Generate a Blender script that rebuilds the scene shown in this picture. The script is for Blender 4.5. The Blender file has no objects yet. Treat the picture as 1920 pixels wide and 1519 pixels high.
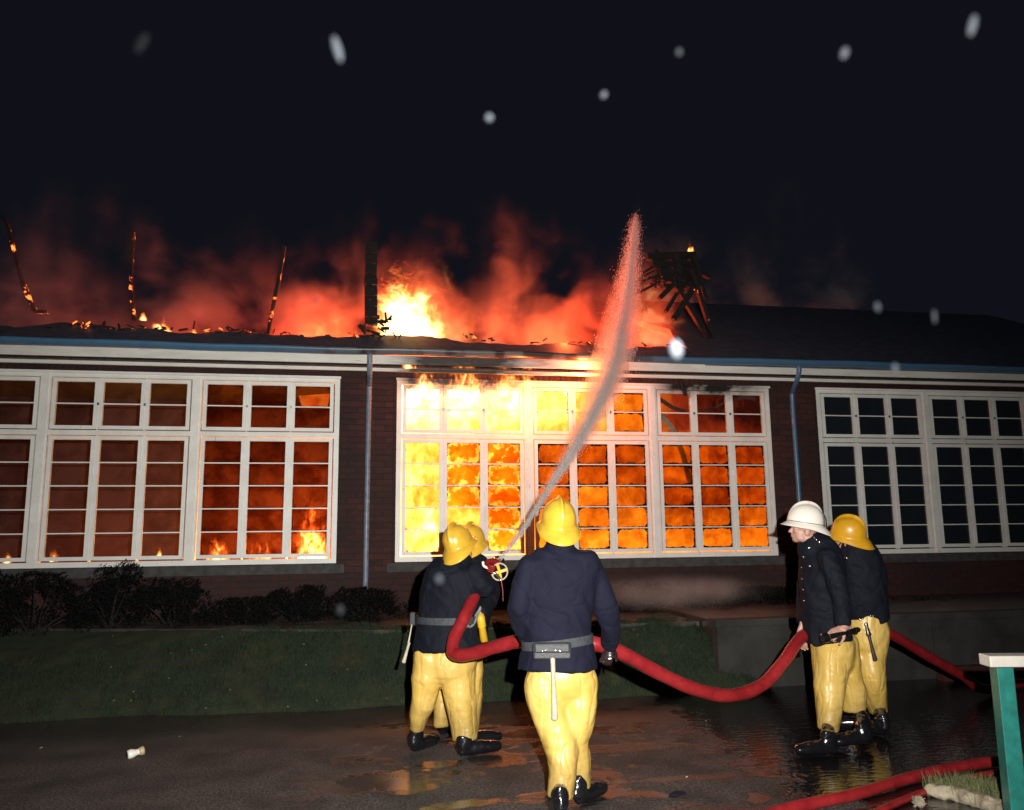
import bpy, math, random
import numpy as np
from mathutils import Vector, Matrix
random.seed(7); rng = np.random.default_rng(7)
S = bpy.context.scene
COL = S.collection

# ------------------------------------------------------------------ camera, sky, lights, exposure
FOC, PITCH, YAW, ROLL, EYE = 1500.0, .1546, .1784, -.0105, 1.6
_f = Vector((math.sin(YAW)*math.cos(PITCH), math.cos(YAW)*math.cos(PITCH), math.sin(PITCH)))
_r = Vector((math.cos(YAW), -math.sin(YAW), 0)); _u = _r.cross(_f)
CR = _r*math.cos(ROLL)+_u*math.sin(ROLL); CU = -_r*math.sin(ROLL)+_u*math.cos(ROLL); CF = _f
cam = bpy.data.cameras.new('camera'); cam.lens = FOC/1920*36; cam.sensor_width = 36
cam.clip_start = .05; cam.clip_end = 2000
cam.dof.use_dof = True; cam.dof.focus_distance = 7.0; cam.dof.aperture_fstop = 3.2
co = bpy.data.objects.new('camera', cam); COL.objects.link(co); S.camera = co
M = Matrix((CR, CU, -CF)).transposed().to_4x4(); M.translation = (0, 0, EYE); co.matrix_world = M

w = bpy.data.worlds.new('World'); S.world = w; w.use_nodes = True
nt = w.node_tree; nt.nodes.clear()
wo = nt.nodes.new('ShaderNodeOutputWorld'); bg = nt.nodes.new('ShaderNodeBackground')
bg.inputs['Color'].default_value = (.0050, .0057, .0092, 1); bg.inputs['Strength'].default_value = 1.0
nt.links.new(bg.outputs[0], wo.inputs[0])

def lamp(name, kind, loc, power, col, size=.05, **k):
    l = bpy.data.lights.new(name, kind); l.energy = power; l.color = col
    if kind == 'AREA':
        l.shape = 'RECTANGLE'; l.size = size; l.size_y = k.get('sy', size)
    else: l.shadow_soft_size = size
    if kind == 'SPOT': l.spot_size = k['cone']; l.spot_blend = k['blend']
    o = bpy.data.objects.new(name, l); COL.objects.link(o); o.location = loc
    if 'to' in k: o.rotation_euler = (Vector(k['to'])-Vector(loc)).to_track_quat('-Z', 'Y').to_euler()
    return o
lamp('camera_flash', 'SPOT', Vector((0, 0, EYE))+CR*.22+CU*.20, 2850, (1, .97, .90), .02,
     cone=math.radians(100), blend=1.0, to=(1.0, 9.0, 1.5))
FIRE = (1, .25, .045)
# light given off by the fire: roof void behind the eaves, rooms, flames outside
for i, (x, y, z, p) in enumerate([(-3.9, 11.9, 4.05, 18), (-1.7, 11.8, 4.0, 60), (.6, 11.6, 4.5, 190), (-.6, 11.5, 4.05, 150), (1.9, 11.8, 4.0, 110),
                                  (3.2, 11.7, 3.95, 132), (4.0, 11.8, 4.4, 198)]):
    lamp('roof_fire_light', 'POINT', (x, y, z), p*(1.45 if x > -1 else .95), (1, .066, .010), .12)
lamp('roof_fire_light', 'POINT', (2.75, 10.75, 4.45), 60, (1, .12, .03), .1)
lamp('window_flame_light', 'POINT', (.75, 9.93, 3.35), 6, FIRE, .06)
lamp('window_flame_light', 'POINT', (1.3, 9.93, 3.35), 8, FIRE, .06)
lamp('window_flame_light', 'POINT', (1.95, 9.80, 3.30), 34, FIRE, .06)
lamp('window_flame_light', 'POINT', (2.71, 9.62, 3.49), 60, (1, .17, .04), .035)
lamp('room_fire_light', 'POINT', (-.62, 11.7, 1.30), 330, (1, .36, .05), .12)
lamp('room_fire_light', 'POINT', (-1.9, 11.9, 1.15), 26, (1, .28, .05), .1)
lamp('room_fire_light', 'POINT', (-3.9, 12.0, 1.2), 12, (1, .20, .03), .1)

S.view_settings.view_transform = 'Standard'; S.view_settings.look = 'None'
S.view_settings.exposure = 0; S.view_settings.gamma = 1
S.cycles.use_denoising = True
S.cycles.max_bounces = 8; S.cycles.transparent_max_bounces = 24; S.cycles.volume_bounces = 1
S.cycles.sample_clamp_indirect = 4; S.cycles.volume_step_rate = 1.0; S.cycles.volume_max_steps = 96
S.cycles.caustics_reflective = False; S.cycles.caustics_refractive = False

def at(x, y, Y=None, Z=None):
    """world point where the line of sight through photo pixel (x,y) meets the vertical plane y=Y or the level z=Z"""
    d = CR*((x-960)/FOC)+CU*((759.5-y)/FOC)+CF
    t = Y/d.y if Y is not None else (Z-EYE)/d.z
    return Vector((0, 0, EYE))+d*t
def mpp(p): return (Vector(p)-Vector((0, 0, EYE))).dot(CF)/FOC   # metres per photo pixel there

# ------------------------------------------------------------------ helpers
def tag(o, label=None, cat=None, group=None, kind=None):
    if label: o['label'] = label
    if cat: o['category'] = cat
    if group: o['group'] = group
    if kind: o['kind'] = kind
    return o
def empty(name, loc, label=None, cat=None, group=None, kind=None):
    o = bpy.data.objects.new(name, None); COL.objects.link(o); o.location = loc; o.empty_display_size = .1
    return tag(o, label, cat, group, kind)
def link(name, me, m=None, parent=None, loc=None, smooth=False):
    o = bpy.data.objects.new(name, me); COL.objects.link(o)
    if m and not me.materials: me.materials.append(m)
    if parent:
        o.parent = parent
        o.matrix_parent_inverse = Matrix.Translation(-parent_world(parent))
    if loc is not None: o.location = loc
    if smooth: me.polygons.foreach_set('use_smooth', [True]*len(me.polygons))
    return o
def parent_world(p):
    v = Vector((0, 0, 0))
    # parents are unrotated; child coordinates are world coordinates
    v += p.location
    return v
class MB:
    """collects geometry for ONE mesh"""
    def __init__(s): s.v = []; s.f = []; s.n = 0
    def add(s, v, f):
        v = np.asarray(v, float).reshape(-1, 3); s.v.append(v); s.f += [tuple(i+s.n for i in q) for q in f]; s.n += len(v); return s
    def box(s, x0, x1, y0, y1, z0, z1):
        v = [(x, y, z) for x in (x0, x1) for y in (y0, y1) for z in (z0, z1)]
        return s.add(v, [(0, 1, 3, 2), (4, 6, 7, 5), (0, 4, 5, 1), (2, 3, 7, 6), (0, 2, 6, 4), (1, 5, 7, 3)])
    def obox(s, c, ax, ay, az, hx, hy, hz):
        c = Vector(c); v = []
        for i in (-1, 1):
            for j in (-1, 1):
                for k in (-1, 1): v.append(c+ax*hx*i+ay*hy*j+az*hz*k)
        return s.add([tuple(q) for q in v], [(0, 1, 3, 2), (4, 6, 7, 5), (0, 4, 5, 1), (2, 3, 7, 6), (0, 2, 6, 4), (1, 5, 7, 3)])
    def beam(s, a, b, wd, dp, side=None):
        a, b = Vector(a), Vector(b); t = (b-a).normalized()
        side = Vector(side) if side else Vector((0, 1, 0))
        if abs(t.dot(side)) > .95: side = Vector((1, 0, 0))
        x = t.cross(side).normalized(); y = x.cross(t)
        return s.obox((a+b)/2, x, y, t, wd/2, dp/2, (b-a).length/2)
    def loft(s, st, side=None, n=18, caps=True, closed_round=True):
        """st = [(point, half width along side, half depth)]"""
        st = [(Vector(p), a, b) for p, a, b in st]; rings = []
        N = len(st)
        for i, (p, a, b) in enumerate(st):
            t = (st[min(i+1, N-1)][0]-st[max(i-1, 0)][0]).normalized()
            sd = Vector(side) if side is not None else (Vector((1, 0, 0)) if abs(t.x) < .8 else Vector((0, 0, 1)))
            x = (sd-t*sd.dot(t)).normalized(); y = t.cross(x)
            rings.append((p, x, y, t, a, b))
        if closed_round and caps:
            p, x, y, t, a, b = rings[0]; m = min(a, b)
            pre = [(p-t*m*math.sin(q), x, y, t, a*math.cos(q), b*math.cos(q)) for q in (1.3, .9, .45)]
            p, x, y, t, a, b = rings[-1]; m = min(a, b)
            post = [(p+t*m*math.sin(q), x, y, t, a*math.cos(q), b*math.cos(q)) for q in (.45, .9, 1.3)]
            rings = pre+rings+post
        V = []; F = []
        for p, x, y, t, a, b in rings:
            for k in range(n):
                an = 2*math.pi*k/n; V.append(tuple(p+x*a*math.cos(an)+y*b*math.sin(an)))
        for i in range(len(rings)-1):
            for k in range(n):
                k2 = (k+1) % n; F.append((i*n+k, i*n+k2, (i+1)*n+k2, (i+1)*n+k))
        if caps:
            F.append(tuple(range(n))[::-1]); F.append(tuple((len(rings)-1)*n+k for k in range(n)))
        return s.add(V, F)
    def tube(s, pts, r, n=12, caps=True):
        r = r if hasattr(r, '__len__') else [r]*len(pts)
        pts = [Vector(p) for p in pts]; V = []; F = []; N = len(pts)
        t0 = (pts[1]-pts[0]).normalized(); x = t0.orthogonal().normalized()
        for i, p in enumerate(pts):
            t = (pts[min(i+1, N-1)]-pts[max(i-1, 0)]).normalized()
            x = (x-t*x.dot(t)).normalized(); y = t.cross(x)
            for k in range(n):
                an = 2*math.pi*k/n; V.append(tuple(p+(x*math.cos(an)+y*math.sin(an))*r[i]))
        for i in range(N-1):
            for k in range(n):
                k2 = (k+1) % n; F.append((i*n+k, i*n+k2, (i+1)*n+k2, (i+1)*n+k))
        if caps: F.append(tuple(range(n))[::-1]); F.append(tuple((N-1)*n+k for k in range(n)))
        return s.add(V, F)
    def ball(s, c, rx, ry=None, rz=None, rot=None, nu=16, nv=10):
        ry = ry or rx; rz = rz or rx; V = []; F = []; c = Vector(c)
        for i in range(nv+1):
            ph = math.pi*i/nv
            for k in range(nu):
                th = 2*math.pi*k/nu
                q = Vector((rx*math.sin(max(ph, 1e-3))*math.cos(th) if 0 < i < nv else rx*1e-3*math.cos(th),
                            ry*math.sin(ph)*math.sin(th) if 0 < i < nv else ry*1e-3*math.sin(th), rz*math.cos(ph)))
                if rot is not None: q = rot @ q
                V.append(tuple(c+q))
        for i in range(nv):
            for k in range(nu):
                k2 = (k+1) % nu; F.append((i*nu+k, (i+1)*nu+k, (i+1)*nu+k2, i*nu+k2))
        F.append(tuple(range(nu))); F.append(tuple(nv*nu+k for k in range(nu))[::-1])
        return s.add(V, F)
    def mesh(s, name):
        me = bpy.data.meshes.new(name); me.from_pydata(np.concatenate(s.v).tolist(), [], s.f); me.update(); return me
    def build(s, name, m, parent=None, smooth=False):
        return link(name, s.mesh(name), m, parent, smooth=smooth)

def spline(pts, n=10):
    pts = [Vector(p) for p in pts]; P = [pts[0]*2-pts[1]]+pts+[pts[-1]*2-pts[-2]]; out = []
    for i in range(1, len(P)-2):
        for k in range(n):
            t = k/n; a, b, c, d = P[i-1:i+3]
            out.append(.5*((2*b)+(c-a)*t+(2*a-5*b+4*c-d)*t*t+(3*b-a-3*c+d)*t**3))
    out.append(pts[-1]); return out
def lerp(a, b, t): return a+(b-a)*t

# vectorised value noise
def vnoise(P, seed=0):
    P = np.asarray(P, float); i = np.floor(P).astype(np.int64); f = P-i; f = f*f*(3-2*f)
    def h(a, b, c):
        n = (a*73856093 ^ b*19349663 ^ c*83492791 ^ (seed*2654435761)) & 0xffffffff
        n = (n ^ (n >> 13))*1274126177 & 0xffffffff; n = (n ^ (n >> 16)) & 0xffffff
        return n/float(0xffffff)
    r = 0
    for dx in (0, 1):
        for dy in (0, 1):
            for dz in (0, 1):
                wt = (f[:, 0] if dx else 1-f[:, 0])*(f[:, 1] if dy else 1-f[:, 1])*(f[:, 2] if dz else 1-f[:, 2])
                r = r+wt*h(i[:, 0]+dx, i[:, 1]+dy, i[:, 2]+dz)
    return r*2-1
def fbm(P, o=3, seed=0):
    P = np.asarray(P, float); r = 0; a = 1
    for k in range(o): r = r+a*vnoise(P*(2**k), seed+k); a *= .5
    return r

def remesh(mb, voxel=.01, smooth=6, disp=None, cut=None):
    me = mb.mesh('tmp'); o = bpy.data.objects.new('tmp', me); COL.objects.link(o)
    r = o.modifiers.new('r', 'REMESH'); r.mode = 'VOXEL'; r.voxel_size = voxel; r.use_smooth_shade = True
    if smooth:
        q = o.modifiers.new('s', 'SMOOTH'); q.iterations = smooth; q.factor = .5
    dg = bpy.context.evaluated_depsgraph_get(); dg.update()
    out = bpy.data.meshes.new_from_object(o.evaluated_get(dg))
    bpy.data.objects.remove(o); bpy.data.meshes.remove(me)
    if disp is not None:
        n = len(out.vertices); c = np.empty(n*3); out.vertices.foreach_get('co', c); c = c.reshape(-1, 3)
        nn = np.empty(n*3); out.vertices.foreach_get('normal', nn); nn = nn.reshape(-1, 3)
        c = c+nn*disp(c, nn)[:, None]; out.vertices.foreach_set('co', c.ravel()); out.update()
    out.polygons.foreach_set('use_smooth', [True]*len(out.polygons))
    return out

# ------------------------------------------------------------------ materials
class NM:
    def __init__(s, name):
        s.m = bpy.data.materials.new(name); s.m.use_nodes = True; s.t = s.m.node_tree; s.t.nodes.clear()
        s.out = s.t.nodes.new('ShaderNodeOutputMaterial')
    def N(s, typ, ins=None, **at_):
        n = s.t.nodes.new('ShaderNode'+typ)
        for k, v in at_.items(): setattr(n, k, v)
        for k, v in (ins or {}).items():
            if isinstance(v, bpy.types.NodeSocket): s.t.links.new(v, n.inputs[k])
            else: n.inputs[k].default_value = v
        return n
    def co(s, which='Object'): return s.N('TexCoord').outputs[which]
    def pos(s): return s.N('NewGeometry').outputs['Position']
    def noise(s, vec, scale, det=3, rough=.55, dist=0, out='Fac'):
        return s.N('TexNoise', {'Vector': vec, 'Scale': scale, 'Detail': det, 'Roughness': rough, 'Distortion': dist}).outputs[out]
    def mapr(s, v, a, b, c=0, d=1, smooth=False):
        return s.N('MapRange', {'Value': v, 'From Min': a, 'From Max': b, 'To Min': c, 'To Max': d},
                   interpolation_type='SMOOTHSTEP' if smooth else 'LINEAR').outputs[0]
    def ma(s, op, a, b=0.0, c=None):
        n = s.N('Math', {0: a, 1: b}, operation=op)
        if c is not None:
            if isinstance(c, bpy.types.NodeSocket): s.t.links.new(c, n.inputs[2])
            else: n.inputs[2].default_value = c
        return n.outputs[0]
    def vm(s, op, a, b): return s.N('VectorMath', {0: a, 1: b}, operation=op).outputs[0]
    def sep(s, v): n = s.N('SeparateXYZ', {0: v}); return n.outputs
    def ramp(s, v, stops):
        n = s.N('ValToRGB', {0: v}); cr = n.color_ramp
        while len(cr.elements) < len(stops): cr.elements.new(.5)
        for e, (p, c) in zip(cr.elements, stops): e.position = p; e.color = (*c, 1) if len(c) == 3 else c
        return n.outputs[0]
    def mix(s, f, a, b):
        n = s.N('Mix', {}, data_type='RGBA')
        for i, v in ((0, f), (6, a), (7, b)):
            if isinstance(v, bpy.types.NodeSocket): s.t.links.new(v, n.inputs[i])
            else: n.inputs[i].default_value = v if i == 0 else (*v, 1)
        return n.outputs[2]
    def bump(s, h, st=.3, dist=.01): return s.N('Bump', {'Height': h, 'Strength': st, 'Distance': dist}).outputs[0]
    def bsdf(s, **k):
        n = s.N('BsdfPrincipled')
        for a, v in k.items():
            i = n.inputs[a.replace('_', ' ')]
            if isinstance(v, bpy.types.NodeSocket): s.t.links.new(v, i)
            else: i.default_value = (*v, 1) if isinstance(v, tuple) and len(v) == 3 and i.type == 'RGBA' else v
        return n.outputs[0]
    def surf(s, sh): s.t.links.new(sh, s.out.inputs['Surface']); return s.m
    def vol(s, sh): s.t.links.new(sh, s.out.inputs['Volume']); return s.m

def simple(name, col, rough=.6, var=.25, sc=20, bump=.2, metal=0, coat=0, spec=.5, dist=.004, sc2=None):
    q = NM(name); p = q.pos(); f = q.noise(p, sc, 4)
    c = q.mix(q.mapr(f, .3, .7), tuple(x*(1-var) for x in col), tuple(min(1, x*(1+var)) for x in col))
    b = q.bump(q.noise(p, sc2 or sc*3, 3), bump, dist)
    return q.surf(q.bsdf(Base_Color=c, Roughness=rough, Metallic=metal, Coat_Weight=coat, Specular_IOR_Level=spec, Normal=b))

MAT = {}
# asphalt: dry grain, wet film and puddles
q = NM('asphalt'); p = q.pos(); X, Y, Z = q.sep(p)[0], q.sep(p)[1], q.sep(p)[2]
big = q.noise(p, .85, 3, .5); mid = q.noise(p, 2.6, 4); fine = q.noise(p, 62, 4, .75); agg = q.N('TexVoronoi', {'Vector': p, 'Scale': 75}).outputs['Distance']
stv = q.noise(q.vm('MULTIPLY', p, (1.25, 2.1, 1)), 1.35, 4, .62, .6)
right = q.mapr(q.ma('ADD', X, q.ma('MULTIPLY', q.ma('SUBTRACT', mid, .5), 1.2)), 2.2, 3.0, 0, 1, True)
film = q.mapr(q.ma('ADD', q.ma('MULTIPLY', stv, .7), q.ma('MULTIPLY', big, .3)), .50, .57, 0, 1, True)
far = q.mapr(Y, 6.4, 7.3, 0, 1, True)
cen = q.ma('MULTIPLY', q.mapr(X, -.7, .2, 0, 1, True), 1.0)
film = q.ma('MAXIMUM', q.ma('MULTIPLY', film, cen), q.ma('MULTIPLY', far, .8))
pud = q.mapr(q.ma('ADD', right, q.ma('MULTIPLY', q.ma('SUBTRACT', big, .5), 1.0)), .45, .75, 0, 1, True)
film = q.ma('MULTIPLY', film, .72)
for (bx, by, rx0, ry0) in [(.10, 5.62, .30, .17), (.30, 5.42, .20, .14), (.50, 5.86, .20, .09), (.93, 5.92, .20, .20), (1.30, 7.05, .55, .22), (1.55, 6.6, .6, .14), (1.0, 6.35, .35, .08), (.62, 5.02, .22, .07), (1.9, 6.0, .5, .10), (2.1, 5.2, .4, .06)]:
    dx_ = q.ma('DIVIDE', q.ma('SUBTRACT', X, bx), rx0); dy_ = q.ma('DIVIDE', q.ma('SUBTRACT', Y, by), ry0)
    e_ = q.ma('ADD', q.ma('ADD', q.ma('MULTIPLY', dx_, dx_), q.ma('MULTIPLY', dy_, dy_)), q.ma('MULTIPLY', q.ma('SUBTRACT', q.noise(p, 6.5, 3, .6), .5), 3.4))
    film = q.ma('MAXIMUM', film, q.mapr(e_, 1.4, .55, 0, .62, True))
wet = q.ma('MAXIMUM', film, pud)
fl = q.mapr(fine, .40, .62)
dry = q.mix(fl, (.015, .0135, .014), (.14, .122, .116))
dry = q.mix(q.mapr(mid, .40, .66, 0, .6), dry, (.018, .015, .015))
col = q.mix(wet, dry, (.0085, .0075, .0085))
ro = q.ramp(wet, [(0, (.8,)*3), (.45, (.36,)*3), (.62, (.24,)*3), (.85, (.15,)*3), (1, (.09,)*3)])
rip = q.noise(q.vm('MULTIPLY', p, (9, 24, 1)), 1.0, 3)
hgt = q.ma('ADD', q.ma('MULTIPLY', agg, q.mapr(wet, 0, .7, 1.0, .04)), q.ma('MULTIPLY', rip, q.mapr(wet, .72, 1, 0, 1.4)))
MAT['asphalt'] = q.surf(q.bsdf(Base_Color=col, Roughness=ro, Specular_IOR_Level=q.mapr(wet, 0, .7, .3, .95), Normal=q.bump(hgt, .55, .008)))
# terrace paving, wet
q = NM('terrace'); p = q.pos(); f = q.noise(p, 4, 4); X = q.sep(p)[0]
MAT['terrace'] = q.surf(q.bsdf(Base_Color=q.mix(f, (.022, .020, .018), (.06, .052, .046)), Specular_IOR_Level=1.0, Roughness=q.mapr(f, .35, .7, .28, .5), Normal=q.bump(q.noise(p, 30, 3), .25, .01)))
q = NM('bank_soil'); p = q.pos(); f = q.noise(p, 6, 5)
MAT['soil'] = q.surf(q.bsdf(Base_Color=q.ramp(f, [(.3, (.012, .014, .008)), (.6, (.022, .034, .012)), (.8, (.035, .022, .012))]), Roughness=.9, Normal=q.bump(q.noise(p, 40, 4), .6, .03)))
def grass_mat(name, a, b, c):
    q = NM(name); p = q.pos(); f = q.noise(p, 2.2, 3); g = q.noise(p, 60, 2)
    cc = q.mix(q.mapr(g, .35, .65), a, b); cc = q.mix(q.mapr(f, .52, .72, 0, .8), cc, c)
    return q.surf(q.bsdf(Base_Color=cc, Roughness=.8, Specular_IOR_Level=.15))
MAT['grass'] = grass_mat('grass', (.013, .024, .015), (.028, .044, .025), (.046, .038, .022))
MAT['grass_bright'] = grass_mat('grass_pale', (.10, .13, .05), (.22, .23, .11), (.22, .20, .11))
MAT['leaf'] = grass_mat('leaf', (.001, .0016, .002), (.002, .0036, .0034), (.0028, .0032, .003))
MAT['twig'] = simple('twig', (.006, .005, .004), .8)
# brick
q = NM('brick'); p = q.pos(); oi = q.N('ObjectInfo').outputs['Random']; pz = q.noise(q.vm('MULTIPLY', p, (4.4, 1, 13.3)), 1.0, 1)
v = q.ma('ADD', q.ma('MULTIPLY', oi, .5), q.ma('MULTIPLY', pz, .7))
c = q.ramp(v, [(.15, (.016, .006, .006)), (.45, (.036, .009, .008)), (.8, (.054, .014, .011))])
c = q.mix(q.mapr(q.noise(p, 1.1, 4), .45, .75, 0, .7), c, (.012, .008, .008))
MAT['brick'] = q.surf(q.bsdf(Base_Color=c, Roughness=.85, Normal=q.bump(q.noise(p, 70, 4), .5, .006)))
MAT['mortar'] = simple('mortar', (.017, .013, .012), .9, .3, 20, .4)
MAT['sill'] = simple('stone_sill', (.045, .045, .043), .8, .4, 12, .3)
MAT['concrete'] = simple('concrete', (.028, .027, .024), .85, .45, 3.5, .5, dist=.01, sc2=30)
# painted timber with soot and flaking where the fire reaches it
q = NM('white_paint'); p = q.pos(); s_ = q.sep(p); X, Z = s_[0], s_[2]
n1 = q.noise(p, 5, 5, .65); n2 = q.noise(q.vm('MULTIPLY', p, (40, 40, 9)), 1, 4, .6)
base = q.mix(q.mapr(n1, .3, .7), (.74, .73, .69), (.88, .87, .83))
base = q.mix(q.mapr(n2, .66, .74, 0, .75), base, (.22, .19, .15))
hi = q.mapr(q.ma('ADD', Z, q.ma('MULTIPLY', n1, .45)), 3.52, 3.72)
ra = q.ma('MULTIPLY', q.mapr(X, 3.7, 4.05), q.mapr(X, 5.6, 5.0))          # sooted head of the right bay
rb = q.ma('MULTIPLY', q.mapr(X, .25, .5), q.mapr(X, 2.4, 1.7))            # where flames come out
so = q.ma('MULTIPLY', hi, q.ma('MAXIMUM', ra, rb))
base = q.mix(so, base, (.018, .014, .013))
MAT['white'] = q.surf(q.bsdf(Base_Color=base, Roughness=.45, Normal=q.bump(n2, .3, .003)))
# gutter paint, blue, blistered grey above the fire
def blue_mat(name, burnt):
    q = NM(name); p = q.pos(); X = q.sep(p)[0]; n = q.noise(p, 9, 4)
    c = q.mix(n, (.045, .12, .22), (.085, .18, .29))
    if burnt:
        bz = q.ma('MULTIPLY', q.mapr(q.ma('ADD', X, n), -.7, .6), q.mapr(q.ma('ADD', X, n), 4.8, 3.2))
        c = q.mix(bz, c, (.13, .13, .135)); c = q.mix(q.ma('MULTIPLY', bz, q.mapr(q.noise(p, 3, 4), .5, .6)), c, (.03, .028, .03))
    return q.surf(q.bsdf(Base_Color=c, Roughness=.35, Normal=q.bump(n, .2, .003)))
MAT['gutter'] = blue_mat('blue_gutter_paint', True); MAT['pipe'] = blue_mat('blue_pipe_paint', False)
MAT['pipe_grey'] = simple('grey_blue_pipe_paint', (.16, .20, .27), .4, .3, 14)
# fascia: white, burnt between the first pipe and the middle
q = NM('fascia_paint'); p = q.pos(); X = q.sep(p)[0]; n = q.noise(q.vm('MULTIPLY', p, (1, 1, 6)), 2.2, 5, .65)
xx = q.ma('ADD', X, q.ma('MULTIPLY', n, 1.2)); bz = q.ma('MULTIPLY', q.mapr(xx, .75, 1.25), q.mapr(xx, 2.9, 2.2))
c = q.mix(q.mapr(n, .3, .7), (.62, .60, .54), (.80, .78, .72)); c = q.mix(bz, c, (.03, .022, .02))
c = q.mix(q.mapr(q.noise(q.vm('MULTIPLY', p, (2, 2, 20)), 3, 4), .64, .72, 0, .45), c, (.30, .25, .2))
MAT['fascia'] = q.surf(q.bsdf(Base_Color=c, Roughness=.55, Normal=q.bump(n, .3, .006)))
MAT['slate'] = simple('slate_roof', (.078, .088, .12), .6, .4, 8, .5)
# charred timber with embers that glow
def char_mat(name, thr):
    q = NM(name); p = q.pos(); n = q.noise(p, 9, 3, .6); cr = q.N('TexVoronoi', {'Vector': p, 'Scale': 40}).outputs['Distance']
    e = q.mapr(q.ma('ADD', n, q.ma('MULTIPLY', q.noise(p, 33, 2), .25)), thr, thr+.07)
    ec = q.ramp(e, [(0, (0, 0, 0)), (.4, (1, .07, .01)), (1, (1, .28, .05))])
    return q.surf(q.bsdf(Base_Color=(.008, .007, .007), Roughness=.9, Normal=q.bump(cr, .8, .01), Emission_Color=ec, Emission_Strength=q.ma('MULTIPLY', e, 2.0)))
MAT['char'] = char_mat('charred_timber', .82); MAT['ember'] = char_mat('glowing_charred_timber', .69)
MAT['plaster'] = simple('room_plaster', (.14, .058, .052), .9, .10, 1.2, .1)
MAT['floor'] = simple('room_floor', (.08, .06, .05), .8)
MAT['hose'] = None
q = NM('red_hose_rubber'); p = q.pos(); n = q.noise(p, 7, 4, .6); sc = q.noise(q.vm('MULTIPLY', p, (30, 30, 60)), 1, 3)
c = q.mix(q.mapr(n, .35, .7), (.20, .011, .014), (.32, .020, .024)); c = q.mix(q.mapr(sc, .60, .75, 0, .6), c, (.05, .010, .010))
MAT['hose'] = q.surf(q.bsdf(Base_Color=c, Roughness=q.mapr(n, .3, .7, .24, .42), Specular_IOR_Level=.45, Normal=q.bump(q.noise(p, 200, 2), .35, .003)))
# yellow over-trousers: PVC with fine creases and wear
q = NM('yellow_pvc'); p = q.pos(); n = q.noise(p, 5, 4); wv = q.vm('ADD', p, q.vm('MULTIPLY', q.noise(p, 5, 2, out='Color'), (.12, .12, .12)))
cz = q.noise(q.vm('MULTIPLY', wv, (8.5, 8.5, 2.0)), 1, 1.5, .4, .4); cy_ = q.noise(q.vm('MULTIPLY', wv, (3.5, 3.5, 10)), 1, 1.5, .4)
c = q.mix(q.mapr(n, .35, .7), (.60, .385, .075), (.68, .465, .14)); c = q.mix(q.mapr(cz, .56, .72, 0, .18), c, (.38, .22, .03))
c = q.mix(q.mapr(q.noise(p, 18, 5, .65), .60, .82, 0, .35), c, (.28, .18, .04))
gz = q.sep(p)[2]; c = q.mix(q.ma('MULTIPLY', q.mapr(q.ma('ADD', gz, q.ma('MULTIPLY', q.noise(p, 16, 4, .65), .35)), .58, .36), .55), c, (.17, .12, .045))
MAT['trousers'] = q.surf(q.bsdf(Base_Color=c, Roughness=.40, Coat_Weight=.05, Coat_Roughness=.25, Normal=q.bump(q.ma('ADD', q.ma('POWER', q.ma('MINIMUM', q.ma('MULTIPLY', q.ma('ABSOLUTE', q.ma('SUBTRACT', cz, .5)), 5.0), 1.0), .6), q.ma('MULTIPLY', q.ma('MINIMUM', q.ma('MULTIPLY', q.ma('ABSOLUTE', q.ma('SUBTRACT', cy_, .5)), 6.0), 1.0), .45)), .42, .018)))
MAT['trousers_worn'] = MAT['trousers']
q = NM('navy_wool'); p = q.pos(); n = q.noise(p, 5, 4)
c = q.mix(n, (.0030, .0036, .0120), (.0062, .0070, .0215)); c = q.mix(q.mapr(q.noise(p, 120, 2), .6, .75, 0, .3), c, (.018, .018, .03))
wv = q.vm('ADD', p, q.vm('MULTIPLY', q.noise(p, 3, 2, out='Color'), (.25, .25, .25)))
fo = q.noise(q.vm('MULTIPLY', wv, (5, 5, 7)), 1, 1.5, .4, .4)
MAT['jacket'] = q.surf(q.bsdf(Base_Color=c, Roughness=.85, Specular_IOR_Level=.25, Normal=q.bump(q.ma('ADD', q.ma('POWER', q.ma('MINIMUM', q.ma('MULTIPLY', q.ma('ABSOLUTE', q.ma('SUBTRACT', fo, .5)), 5.0), 1.0), .6), q.ma('MULTIPLY', q.noise(p, 90, 3), .15)), .5, .016)))
q = NM('black_officer_wool'); p = q.pos(); n = q.noise(p, 6, 4)
wv = q.vm('ADD', p, q.vm('MULTIPLY', q.noise(p, 3, 2, out='Color'), (.25, .25, .25)))
fo = q.noise(q.vm('MULTIPLY', wv, (5, 5, 7)), 1, 1.5, .4, .4)
MAT['officer'] = q.surf(q.bsdf(Base_Color=q.mix(n, (.0015, .0024, .0065), (.0034, .0052, .0125)), Roughness=.8, Specular_IOR_Level=.25, Normal=q.bump(q.ma('ADD', q.ma('POWER', q.ma('MINIMUM', q.ma('MULTIPLY', q.ma('ABSOLUTE', q.ma('SUBTRACT', fo, .5)), 5.0), 1.0), .6), q.ma('MULTIPLY', q.noise(p, 90, 3), .15)), .5, .016)))
MAT['helmet'] = simple('yellow_helmet', (.64, .37, .035), .30, .16, 14, .06, coat=.3)
MAT['helmet_dull'] = simple('yellow_helmet_scuffed', (.60, .30, .012), .36, .15, 14, .12, coat=.2)
MAT['helmet_white'] = simple('white_helmet', (.80, .74, .66), .35, .04, 9, .05)
MAT['black'] = simple('black_rubber', (.006, .006, .007), .25, .3, 20, .15, coat=.6)
MAT['boot'] = simple('black_boot_leather', (.007, .007, .009), .16, .3, 16, .25, coat=.8, dist=.006)
MAT['belt'] = simple('grey_webbing', (.035, .038, .046), .7, .3, 40, .5)
MAT['pouch'] = simple('black_leather_pouch', (.022, .024, .030), .5, .3, 30, .3)
MAT['stud'] = simple('chrome_stud', (.8, .78, .7), .15, .05, 20, 0, metal=1)
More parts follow.
